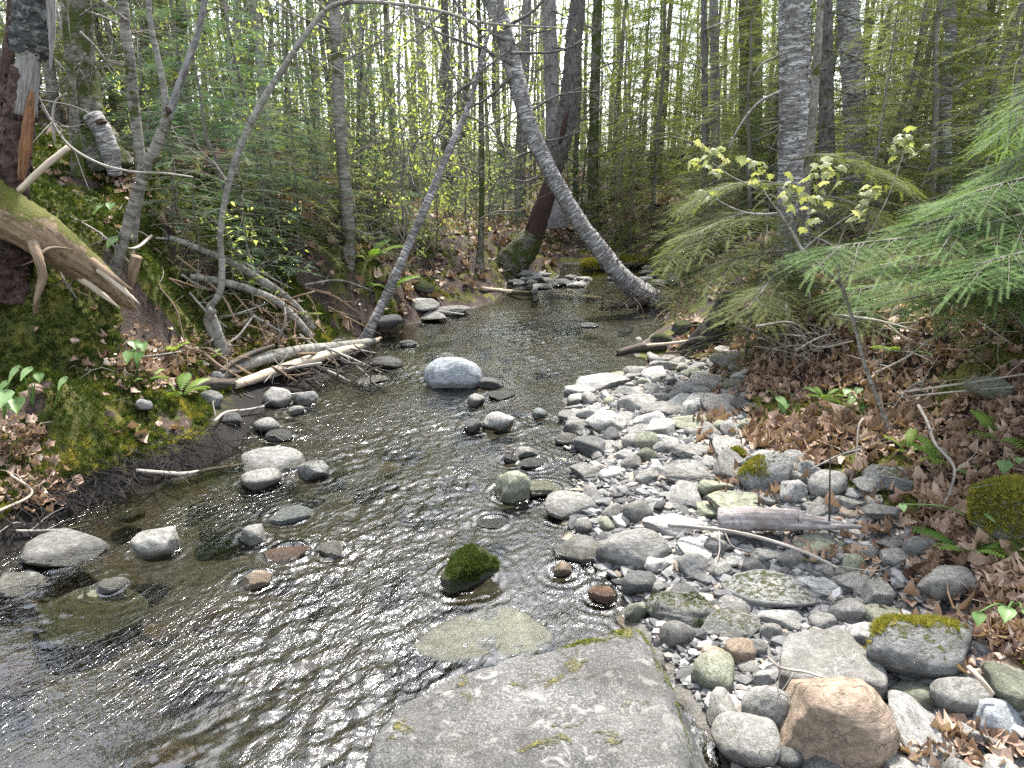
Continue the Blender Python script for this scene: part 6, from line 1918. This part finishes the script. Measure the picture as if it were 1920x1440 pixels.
for i, L in enumerate([[(1480, 966, 20, .1), (1540, 976, 14, .08), (1590, 982, 4, .07)], [(1470, 982, 22, .09), (1545, 986, 17, .07), (1618, 988, 5, .06)], [(1490, 976, 18, .1), (1530, 978, 12, .09), (1560, 980, 3, .09)]]):
    pts, rad = gline(L)
    tb_ = MB(); tube(tb_, pts, rad, 8, 20, .2, seed=200 + i); c = bpy.data.objects.new("splinter", tb_.mesh("splinter", M['wood_drift'], True, np.array(dl.location))); COL.objects.link(c); c.parent = dl
stick("branch", "thin grey stick lying on the stones in front of the driftwood log", "branch", [(1252, 984, 7, .1), (1320, 990, 7, .1), (1390, 1000, 7, .1), (1460, 1018, 7, .1), (1520, 1040, 6, .1), (1572, 1066, 4, .09)], 'stick', 7, 40, .1, 30, None, 3)
stick("branch", "short forked twig lying on the slate slab", "branch", [(1440, 1232, 4, .12), (1465, 1252, 6, .14), (1510, 1260, 5, .16), (1548, 1272, 3, .16)], 'stick', 6, 16, .1, 31, None, 3, .1)
stick("branch", "upright dark stem with a red leaf standing in the bar", "branch", [(1565, 1066, 4, .05), (1558, 1030, 4, None, 2.6), (1555, 990, 4, None, 2.6), (1556, 900, 3, None, 2.6), (1556, 820, 2, None, 2.6)], 'wood_dark', 6, 20, .1, 32, None, 2)
stick("branch", "pale crooked stick on the right leaf bank", "branch", [(1722, 760, 6, .1), (1738, 790, 6, .1), (1752, 830, 6, .12), (1775, 855, 6, .12), (1790, 880, 5, .1), (1782, 920, 4, .08), (1768, 950, 3, .05)], 'stick', 7, 30, .12, 33, None, 4)
stick("branch", "thin upright stick leaning in front of the bank overhang", "branch", [(1604, 888, 4, .02), (1606, 850, 4, None, 3.05), (1610, 800, 4, None, 3.1), (1618, 785, 5, None, 3.15)], 'wood_pale', 6, 16, .1, 34)
stick("branch", "tan stick lying beside the moss-crowned boulder", "branch", [(1815, 1250, 9, .14), (1840, 1275, 10, .13), (1862, 1302, 8, .1)], 'wood_pale', 7, 12, .1, 35)
for i, (L, lab) in enumerate([
    ([(1700, 735, 5, .15), (1800, 720, 4, .2), (1930, 700, 4, .2)], "long thin twig on the right bank in front of the greenish boulder"),
    ([(1690, 745, 4, .12), (1790, 735, 4, .15), (1900, 725, 3, .15)], "second thin twig under the long one on the right bank"),
    ([(1560, 590, 5, .25), (1640, 600, 5, .2), (1720, 620, 3, .2)], "dead twig below the light hemlock boughs"),
    ([(1480, 610, 4, .2), (1530, 650, 4, .15), (1600, 640, 3, .2)], "curved dead twig on the right bank"),
    ([(1760, 560, 4, .3), (1830, 600, 4, .2), (1890, 640, 3, .15)], "fallen twig at the right border bank"),
    ([(1520, 880, 3, .1), (1570, 855, 3, .12), (1620, 840, 3, .1)], "thin twig lying in the leaves near the overhang"),
    ([(1640, 700, 4, .1), (1700, 670, 4, .15), (1740, 640, 3, .2)], "thin grey twig right of the maple sapling stem"),
]):
    stick("branch", lab, "branch", L, 'stick', 6, 24, .12, 40 + i, None, 5, .25)

# roots
stick("root", "tangled brown root hanging down the left bank", "root", [(62, 455, 22, None, 3.9), (74, 490, 18, None, 3.85), (80, 520, 14, None, 3.85), (70, 555, 10, None, 3.85), (66, 590, 6, None, 3.9)], 'wood_brown', 9, 24, .15, 50, None, 4)
stick("root", "thick red-brown root beside the forked tree", "root", [(256, 480, 22, None, 4.4), (250, 505, 20, None, 4.4), (245, 530, 14, None, 4.4), (236, 548, 8, None, 4.4)], 'wood_brown', 9, 20, .15, 51)
stick("root", "crooked root under the arching sapling", "root", [(400, 580, 16, None, 4.95), (388, 600, 14, None, 4.95), (396, 625, 12, None, 4.95), (410, 650, 9, None, 5.0), (420, 672, 5, None, 5.0)], 'bark_twig', 9, 20, .15, 52, None, 2)
for i, (L, lab) in enumerate([
    ([(270, 450, 5, .03), (330, 500, 5, .04), (380, 560, 5, .04), (410, 620, 4, .03)], "thin root running down the mossy left bank"),
    ([(120, 400, 4, .03), (190, 440, 5, .05), (250, 500, 5, .05)], "thin pale root above the broken log"),
    ([(300, 540, 4, .04), (330, 580, 4, .06), (345, 640, 3, .04)], "pale root beneath the forked tree"),
    ([(95, 480, 4, .05), (130, 540, 4, .06), (145, 560, 3, .05)], "thin white twig under the broken log"),
    ([(430, 540, 5, .05), (480, 600, 5, .08), (500, 640, 4, .06)], "stick standing between the pale poles"),
    ([(520, 640, 4, .06), (535, 600, 4, .3), (530, 560, 3, .4)], "thin dead stem right of the pale poles"),
]):
    stick("root" if 'root' in lab else "branch", lab, "root" if 'root' in lab else "branch", L, 'stick' if i % 2 else 'wood_brown', 6, 24, .12, 60 + i, None, 4, .18)

rs_ = np.random.RandomState(91)
for i in range(26):
    px, py = rs_.uniform(260, 660), rs_.uniform(430, 690)
    if py < 350 + .38 * px - 40:
        py += 60
    dx, dy = rs_.uniform(40, 130) * (1 if rs_.rand() < .7 else -1), rs_.uniform(10, 70)
    w = rs_.uniform(3, 7)
    stick("dead_branch", "thin dead branch among the tangle on the left bank", "branch", [(px, py, w, .1 + .15 * rs_.rand()), (px + dx * .5, py + dy * .5 + rs_.randn() * 8, w * .9, .12), (px + dx, py + dy, w * .5, .06)], ('stick', 'wood_brown', 'bark_pale')[i % 3], 6, 18, .12, 600 + i, "dead branches on the left bank", 3, .22)
for i in range(14):
    px, py = rs_.uniform(1420, 1900), rs_.uniform(560, 720)
    dx, dy = rs_.uniform(-120, 120), rs_.uniform(10, 60)
    w = rs_.uniform(3, 5)
    stick("dead_branch", "thin dead branch in the leaves of the right bank", "branch", [(px, py, w, .1 + .1 * rs_.rand()), (px + dx * .5, py + dy * .5 + rs_.randn() * 8, w * .9, .08), (px + dx, py + dy, w * .5, .05)], ('stick', 'wood_brown')[i % 2], 6, 18, .12, 640 + i, "dead branches on the right bank", 3, .22)

# rotten stump on the right bank
p = hit(1338, 655)
t = thing("stump", "black rotten stump with spreading roots on the right bank", "stump", p)
mb = MB(); pts, rad = pxline([(1320, 668, 90), (1332, 635, 62), (1346, 600, 44), (1356, 570, 34), (1362, 545, 20)], float(p[1]) + .1)
tube(mb, pts, rad, 20, 30, .2, seed=70); mb.build("trunk", M['wood_black'], t)
for i, L in enumerate([[(1325, 650, 24), (1290, 672, 16), (1262, 690, 7)], [(1340, 655, 22), (1350, 685, 14), (1362, 705, 6)], [(1330, 640, 20), (1300, 640, 14), (1270, 655, 6)], [(1350, 620, 14), (1385, 640, 10), (1410, 660, 5)]]):
    pts, rad = pxline(L, float(p[1]))
    mb = MB(); tube(mb, pts, rad, 8, 16, .15, seed=71 + i); mb.build("root", M['wood_black'], t)


def tangle(name, label, cat, cx, cy, wpx, hpx, Y, n, mat, seed):
    r = np.random.RandomState(seed)
    c = P(cx, cy, Y)
    m = mpp(c)
    mb = MB()
    for i in range(n):
        a = c + np.array([r.uniform(-.5, .5) * wpx * m, r.uniform(-.2, .2), r.uniform(-.5, .4) * hpx * m])
        d = unit(np.array([r.randn(), r.randn() * .6, r.randn() * .5]))
        L = r.uniform(.15, .6) * wpx * m
        rad = r.uniform(.003, .009)
        tube(mb, np.array([a - d * L * .5, a + r.randn(3) * .06 * L, a + d * L * .5 + np.array([0, 0, -.05])]), np.array([rad, rad * .8, rad * .3]), 5, 10, .1, seed=i)
    o = mb.build(name, M[mat], origin=c)
    tag(o, label, cat, kind="stuff")
    return o


tangle("root_tangle", "dark tangle of roots and sticks at the foot of the big leaning birch", "root tangle", 1195, 566, 130, 40, 8.3, 60, 'wood_dark', 1)
tangle("root_tangle", "dark root tangle on the far left shore below the reddish tree", "root tangle", 885, 525, 110, 70, 9.4, 80, 'wood_dark', 2)
tangle("brush_pile", "brown brush under the hemlock on the right shore", "brush pile", 1300, 570, 120, 80, 7.4, 70, 'wood_brown', 3)
tangle("brush_pile", "drift of small sticks caught below the left shore logs", "brush pile", 610, 690, 190, 40, 5.3, 40, 'wood_dark', 4)
tangle("brush_pile", "grey twigs tangled on the right bank under the hemlock", "brush pile", 1545, 620, 200, 90, 4.3, 45, 'bark_twig', 5)
tangle("brush_pile", "brown twigs on the slope below the pale poles", "brush pile", 470, 600, 220, 110, 5.6, 60, 'wood_brown', 6)

# ------------------------------------------------------------------ ground cover past counting
r_ = np.random.RandomState(33)


def pick(N, xr, yr, pw=1.0):
    y = yr[0] + (yr[1] - yr[0]) * r_.rand(N) ** pw
    x = r_.uniform(xr[0], xr[1], N)
    k_ = np.abs(x) < .76 * y + .5
    return x[k_], y[k_]


def zone(x, y):
    zb = zbase(x, y)
    st_ = np.maximum(inpoly(GRAVEL, x, y).astype(float), 1 - sstep(zb, .0, .05))
    lz = sstep(-x, .9, 1.5) * sstep(7.5 - y, 0, 1.5)
    b = bumpy(x * 1.7 + 5, y * 1.7)
    zg_ = zground(x, y)
    ms = lz * sstep(b + .75 - .28 * sstep(-x, 2.6, 4.5) * sstep(zg_, .9, 1.4), 0, .5)
    ms = np.maximum(ms, (1 - lz) * sstep(b - .12, 0, .3) * .8)
    return st_, ms, lz, zb


def gnormal(x, y, e=.03):
    zx = (zground(x + e, y) - zground(x - e, y)) / (2 * e)
    zy = (zground(x, y + e) - zground(x, y - e)) / (2 * e)
    return unit(np.stack([-zx, -zy, np.ones_like(zx)], 1))


# moss
tv, tt = [], []
for i in range(7):
    a = i * 2.4
    b = len(tv)
    l = .5 + .5 * ((i * 37) % 10) / 10
    tv += [(.25 * math.cos(a + .5), .25 * math.sin(a + .5), -.1), (.25 * math.cos(a - .5), .25 * math.sin(a - .5), -.1), (.75 * math.cos(a) * l, .75 * math.sin(a) * l, l)]
    tt.append((b, b + 1, b + 2))
TUFT = (np.array(tv), None, np.array(tt))
mo = MB()
for N, xr, yr, pw, s0 in [(150000, (-5.5, -.9), (1.3, 6.5), 1.0, .021), (16000, (-5, -.6), (6, 9.5), 1.0, .03), (26000, (.8, 4.5), (1.6, 5.5), 1.0, .014), (14000, (-3, 6), (8, 14), 1.0, .03)]:
    x, y = pick(N, xr, yr, pw)
    st_, ms, lz, zb = zone(x, y)
    pr_ = (ms > .3 + .5 * r_.rand(len(x))) & (st_ < .4) & (zb > .1)
    x, y = x[pr_], y[pr_]
    nrm = gnormal(x, y)
    ang = r_.rand(len(x)) * 6.28
    X, Yv, Z = axes(np.stack([np.cos(ang), np.sin(ang), 0 * ang], 1), up=nrm)
    s = s0 * r_.uniform(.6, 1.6, len(x))
    patch = np.clip(.45 + .55 * bumpy(x * 4 + 3, y * 4 + 1) + .3 * bumpy(x * 11, y * 11), 0, 1)
    shelf = sstep(.5 - zbase(x, y), .05, .3)
    lumps = (np.clip(bumpy(x * 5, y * 5) + .1, 0, .6) * .06)[:, None] * nrm * (r_.rand(len(x)) ** .5)[:, None]
    inst(mo, TUFT, np.stack([x, y, zground(x, y)], 1) + lumps, X, Yv, Z, s, np.clip(patch * (.5 + .45 * shelf) + .05 + r_.normal(0, .13, len(x)), 0, 1))
tag(mo.build("moss", M['moss'], smooth=False), "moss tufts carpeting the banks", kind="stuff")


def moss_on(o, n, size, cond, tint=.75, seed=1):
    """tufts rooted on a rock, a part of that rock"""
    r = np.random.RandomState(seed)
    mw = o.matrix_basis
    me = o.data
    co = np.array([mw @ v.co for v in me.vertices])
    nm = mw.to_3x3().inverted().transposed()
    no = unit(np.array([nm @ v.normal for v in me.vertices]))
    ok_ = np.where(cond(co, no))[0]
    if len(ok_) == 0:
        return
    i = ok_[r.randint(len(ok_), size=n)]
    pos = co[i] + r.randn(n, 3) * size * .8
    pos -= no[i] * (np.sum((pos - co[i]) * no[i], 1))[:, None]
    X, Yv, Z = axes(rvec(r, n), up=no[i])
    mb = MB()
    inst(mb, TUFT, pos, X, Yv, Z, size * r.uniform(.6, 1.5, n), np.clip(r.normal(tint, .15, n), 0, 1))
    inv = mw.inverted()
    me2 = mb.mesh("moss", M['moss'], False)
    me2.transform(inv)
    c = bpy.data.objects.new("moss", me2)
    COL.objects.link(c)
    c.parent = o


def byl(s):
    return next(o for o in COL.objects if o.get("label") == s)


o = byl("big grey boulder with a crown of yellow moss at the right")
moss_on(o, 2600, .011, lambda c, n: (n[:, 2] > .55 + .15 * np.sin(c[:, 0] * 40)) & (np.sin(c[:, 0] * 53) + np.sin(c[:, 1] * 67 + 2) > -1.0) & (c[:, 1] > o.location.y - .01) & (c[:, 0] < o.location.x + .10), .85, 1)
o = byl("tall yellow-green mossy hummock at the right border")
moss_on(o, 3500, .013, lambda c, n: n[:, 2] > -.3, .8, 12)
o = byl("yellow mossy lump at the edge of the leaf bank")
moss_on(o, 900, .011, lambda c, n: n[:, 2] > 0, .8, 2)
o = byl("dark green moss-covered boulder in the rapids")
moss_on(o, 2600, .009, lambda c, n: (c[:, 2] > .035) & (np.sin(c[:, 0] * 31 + 1) + np.sin(c[:, 2] * 43 + c[:, 1] * 29) > -.8), .3, 3)
o = byl("green moss-covered flat boulder behind the huge boulder")
moss_on(o, 500, .006, lambda c, n: (n[:, 2] > .5) & (np.sin(c[:, 0] * 40) + np.sin(c[:, 1] * 50) > .2), .35, 4)
for s, q in (("yellow-green mossy boulder left of the leaning birch base", 5), ("yellow-green mossy boulder right of the leaning birch trunk", 6)):
    moss_on(byl(s), 1200, .03, lambda c, n: n[:, 2] > .2, .85, q)
o = byl("grey boulder with mossy shoulder against the leaf bank")
moss_on(o, 900, .010, lambda c, n: (n[:, 2] > .4) & (c[:, 0] < o.location.x - .02), .8, 7)
o = byl("huge grey lichen-spotted boulder with moss along its back edge, at the bottom of the photo")
e0, e1, e2, e3 = G(1030, 1228, .29)[:2], G(1145, 1205, .3)[:2], G(1205, 1192, .3)[:2], G(1305, 1400, .3)[:2]


def segd(c, a, b):
    d = b - a
    t_ = np.clip(((c[:, :2] - a) @ d) / (d @ d), 0, 1)
    return np.linalg.norm(c[:, :2] - a - t_[:, None] * d, axis=1)


moss_on(o, 1400, .008, lambda c, n: (segd(c, e0, e1) < .03) & (c[:, 2] > .14) & (np.sin(c[:, 0] * 47) + np.sin(c[:, 1] * 61 + c[:, 0] * 23) > -.5), .62, 8)
moss_on(o, 160, .006, lambda c, n: (segd(c, e1, e2) < .012) & (c[:, 2] > .14), .6, 9)
moss_on(o, 900, .006, lambda c, n: (segd(c, e2, e3) < .02) & (c[:, 2] > .1) & (np.sin(c[:, 1] * 37) > -.6), .62, 10)

# dead leaves
def curl_leaf(c1, c2, lobed):
    V, q = [], []
    xs_ = np.linspace(0, 1, 6)
    for i, x in enumerate(xs_):
        w = [.04, .34, .46, .36, .24, .02][i] if not lobed else [.05, .42, .26, .5, .2, .03][i]
        for s in (-1, -.5, 0, .5, 1):
            V.append((x - .5 + (.12 * abs(s) if lobed else 0), s * w, c1 * (s * w) ** 2 * 2 + c2 * (x - .5) ** 2 * 1.6 + .05 * math.sin(7 * x + 5 * s)))
    for i in range(5):
        for j in range(4):
            a = i * 5 + j
            q.append((a, a + 1, a + 6, a + 5))
    return np.array(V, float), np.array(q), None


LITT = [curl_leaf(.9, .3, False), curl_leaf(-1.2, -.4, False), curl_leaf(1.6, .7, True), curl_leaf(.3, -.5, True), curl_leaf(2.2, .1, False)]
li = MB()
for N, xr, yr, pw, s0, dens in [(44000, (.6, 5), (1.3, 6.2), .9, .05, 1.0), (9000, (-4.5, -.8), (1.3, 6.5), 1.0, .055, .5), (13000, (-7, 9), (6, 16), 1.0, .085, .9), (9000, (-22, 22), (14, 32), 1.0, .15, 1.0)]:
    x, y = pick(N, xr, yr, pw)
    st_, ms, lz, zb = zone(x, y)
    edge = inpoly(GRAVEL, x, y) & (zb > .1)
    pr_ = ((ms < .45) | (r_.rand(len(x)) < .12)) & ((st_ < .5) | (edge & (r_.rand(len(x)) < .3))) & (zb > .06) & (r_.rand(len(x)) < dens)
    # the leaf drifts of the left bank lie in pockets
    pr_ &= (lz < .5) | (bumpy(x * 2.3 + 2, y * 2.3) < .02)
    x, y = x[pr_], y[pr_]
    n_ = len(x)
    nrm = gnormal(x, y)
    for kx in range(5):
        sl = slice(kx, n_, 5)
        m_ = len(x[sl])
        ang = r_.rand(m_) * 6.28
        X, Yv, Z = axes(np.stack([np.cos(ang), np.sin(ang), r_.randn(m_) * .35], 1), up=nrm[sl] + r_.randn(m_, 3) * .38)
        cl = .5 + .5 * bumpy(x[sl] * 1.3, y[sl] * 1.3)
        inst(li, LITT[kx], np.stack([x[sl], y[sl], zground(x[sl], y[sl]) + s0 * r_.uniform(.1, .5, m_)], 1), X, Yv, Z, s0 * np.clip(np.exp(r_.normal(-.1, .38, m_)), .3, 1.8), np.clip(r_.beta(2.2, 2.2, m_) * .9 + .1 * cl, 0, 1))
# drifts of pale leaves in the hollows of the left shore
for px, py, sx, sy, n_ in [(290, 690, 110, 60, 420), (30, 850, 60, 60, 200), (400, 660, 90, 40, 240), (520, 620, 80, 60, 200), (60, 930, 80, 40, 120), (230, 345, 60, 40, 120), (1790, 1410, 170, 60, 110), (1880, 1190, 70, 130, 160), (1650, 1410, 60, 40, 25), (1760, 1090, 60, 80, 70)]:
    c = np.array([hit(px + r_.randn() * sx * .4, py + r_.randn() * sy * .4)[:2] for _ in range(n_)])
    for kx in range(5):
        q = c[kx::5]; m_ = len(q)
        ang = r_.rand(m_) * 6.28
        X, Yv, Z = axes(np.stack([np.cos(ang), np.sin(ang), r_.randn(m_) * .3], 1), up=gnormal(q[:, 0], q[:, 1]) + r_.randn(m_, 3) * .35)
        inst(li, LITT[kx], np.column_stack([q, zground(q[:, 0], q[:, 1]) + r_.uniform(.01, .035, m_)]), X, Yv, Z, .046 * r_.uniform(.5, 1.35, m_), np.clip(r_.normal(.6, .22, m_), 0, 1))
tag(li.build("leaf_litter", M['litter'], smooth=True), "dead brown leaves covering the banks and forest floor", kind="stuff")

# twigs and rootlets too small to count
tw = MB()
x, y = pick(1500, (-5, 5), (1.5, 9), 1.0)
st_, ms, lz, zb = zone(x, y)
for a, b in zip(x[st_ < .4], y[st_ < .4]):
    ang = r_.rand() * 6.28; L = r_.uniform(.08, .4); z = float(zground(a, b))
    d = np.array([math.cos(ang), math.sin(ang), r_.uniform(-.05, .3)]) * L
    tube(tw, np.array([[a, b, z + .015], np.array([a, b, z + .03]) + d * .5 + r_.randn(3) * .02, np.array([a, b, z + .02]) + d]), np.array([.003, .0025, .001]) * r_.uniform(.6, 1.6), 4, 6, cap=False)
tag(tw.build("twig_litter", M['bark_twig']), "fine dead twigs strewn over the banks and slopes", kind="stuff")
tw = MB()
for i in range(320):
    px = r_.uniform(0, 470); py = 985 - .42 * px * .75 + r_.uniform(-70, 25)
    p = hit(px, py, .02)
    d = unit(np.array([r_.randn() * .6 + .3, r_.randn() * .5 - .2, -.35 + r_.randn() * .3])); L = r_.uniform(.06, .22)
    tube(tw, np.array([p, p + d * L * .5 + r_.randn(3) * .02 + np.array([0, 0, .02]), p + d * L]), np.array([.003, .002, .001]), 4, 6, cap=False)
tag(tw.build("rootlets", M['wood_black']), "dark rootlets hanging from the cut left bank", kind="stuff")

# ------------------------------------------------------------------ ferns and herbs
def frond_template(np_=13):
    V, t_ = [], []
    for i in range(np_):
        x = .15 + .85 * i / np_
        l = .26 * math.sin(math.pi * min(1, .25 + .75 * (1 - i / np_))) * (1 - .55 * i / np_) + .02
        for s in (-1, 1):
            b = len(V)
            z = .25 * math.sin(x * 1.9) - .2 * x * x
            V += [(x - .02, 0, z), (x + .03, 0, z), (x + .1 + .02, s * l * .55, z - .01), (x + .06 - .05, s * l * .55, z - .01), (x + .1, s * l, z - .06)]
            t_ += [(b, b + 1, b + 2), (b, b + 2, b + 3), (b + 3, b + 2, b + 4)]
    return np.array(V, float), None, np.array(t_)


FROND = frond_template()


def fern(px, py, size, n, label, tint=.5, Y=None):
    p = P(px, py, Y) if Y else hit(px, py)
    t = thing("fern", label, "fern", p)
    r = np.random.RandomState(int(px + py))
    for i in range(n):
        a = i * 6.28 / n + r.randn() * .3
        d = np.array([[math.cos(a), math.sin(a) - .25, r.uniform(.15, .6)]])
        X, Yv, Z = axes(d)
        mb = MB()
        inst(mb, FROND, p[None], X, Yv, Z, [size * r.uniform(.7, 1.2)], [np.clip(tint + r.randn() * .15, 0, 1)])
        mb.build("frond", M['fern'], t, smooth=False)


for a in [(338, 745, .2, 6, "fern below the leaf drift beside the shore logs", .6), (318, 665, .2, 6, "bright fern at the top of the leaf drift", .9), (275, 715, .14, 5, "small fern left of the leaf drift", .6), (455, 545, .24, 6, "yellow-green fern hanging by the pale poles", .85), (385, 680, .13, 5, "small fern behind the shore logs", .7),
          (1690, 665, .17, 5, "dark green fern on the right leaf bank", .25), (1775, 880, .22, 5, "fern hanging in front of the bank overhang", .6), (1870, 830, .2, 6, "fern near the right border above the overhang", .5), (1812, 1040, .16, 6, "fern at the foot of the mossy right hummock", .45), (1545, 750, .12, 6, "small bright ground plant beside a mossy patch on the leaf bank", .5),
          (1590, 770, .14, 6, "low green plant at the foot of the maple sapling", .4), (1460, 745, .1, 5, "low plant at the back edge of the bar", .4), (1700, 850, .12, 5, "pale fern left of the crooked stick", .8), (730, 545, .3, 6, "fern on the far left shore", .6), (690, 490, .35, 7, "fern under the leafy far bushes", .7), (560, 600, .22, 6, "fern at the foot of the pale poles", .5)]:
    fern(*a)


def herb(px, py, leaves, label, size=.055, top=None):
    """stem from the ground with single broad leaves at given pixels"""
    p = hit(px, py)
    t = thing("herb_plant", label, "plant", p)
    r = np.random.RandomState(int(px * 3 + py))
    for lx, ly, sc in leaves:
        q = P(lx, ly, p[1] - .05 + r.uniform(-.05, .05))
        mb = MB(); tube(mb, np.array([p, (p + q) / 2 + np.array([0, 0, .03]), q]), np.array([.004, .003, .002]), 5, 10, 0); mb.build("stem", M['leaf_broad'], t)
        mb = MB()
        d = unit(np.array([[r.uniform(-.6, .6), -.7, r.uniform(-.5, -.1)]]))
        X, Yv, Z = axes(d)
        inst(mb, BROAD, q[None], X, Yv, Z, [size * sc * 1.4], [np.clip(.6 + .2 * r.randn(), 0, 1)])
        mb.build("leaf", M['leaf_broad'], t)


herb(200, 420, [(168, 375, 1.1), (196, 385, 1.3), (208, 380, .9)], "heart-leaved herb above the broken log")
herb(235, 480, [(226, 446, 1.5), (240, 440, 1)], "single heart-leaved herb in front of the forked tree")
herb(258, 705, [(250, 640, 1), (264, 642, .9), (248, 658, 1.2), (268, 660, 1)], "four-leaved herb on the left bank beside the bright fern")
herb(62, 765, [(40, 688, 1.1), (62, 690, 1), (72, 700, .7)], "herb with two drooping leaves at the far left of the shelf")
herb(8, 790, [(8, 735, 1.6), (24, 748, 1.4), (18, 715, .8)], "big-leaved herb at the left border")
herb(100, 770, [(128, 708, .9)], "long bent herb with one small leaf on the mossy shelf")
herb(1480, 770, [(1455, 745, 1.2), (1470, 755, 1)], "pair of bright leaves at the edge of the leaf bank", .05)
herb(1620, 790, [(1590, 730, .8), (1612, 728, .8), (1600, 742, .7)], "small herb by the maple sapling's foot", .045)
herb(1850, 985, [(1845, 965, .8), (1690, 945, .7)], "tiny round-leaved herb in the dead leaves", .035)
herb(1900, 1150, [(1890, 1140, 1), (1915, 1142, .9), (1835, 1148, .8)], "green seedling in the dead leaves at the right border", .04)
herb(1900, 880, [(1905, 860, 1), (1885, 866, 1), (1912, 880, 1)], "clump of small green leaves near the right border", .045)
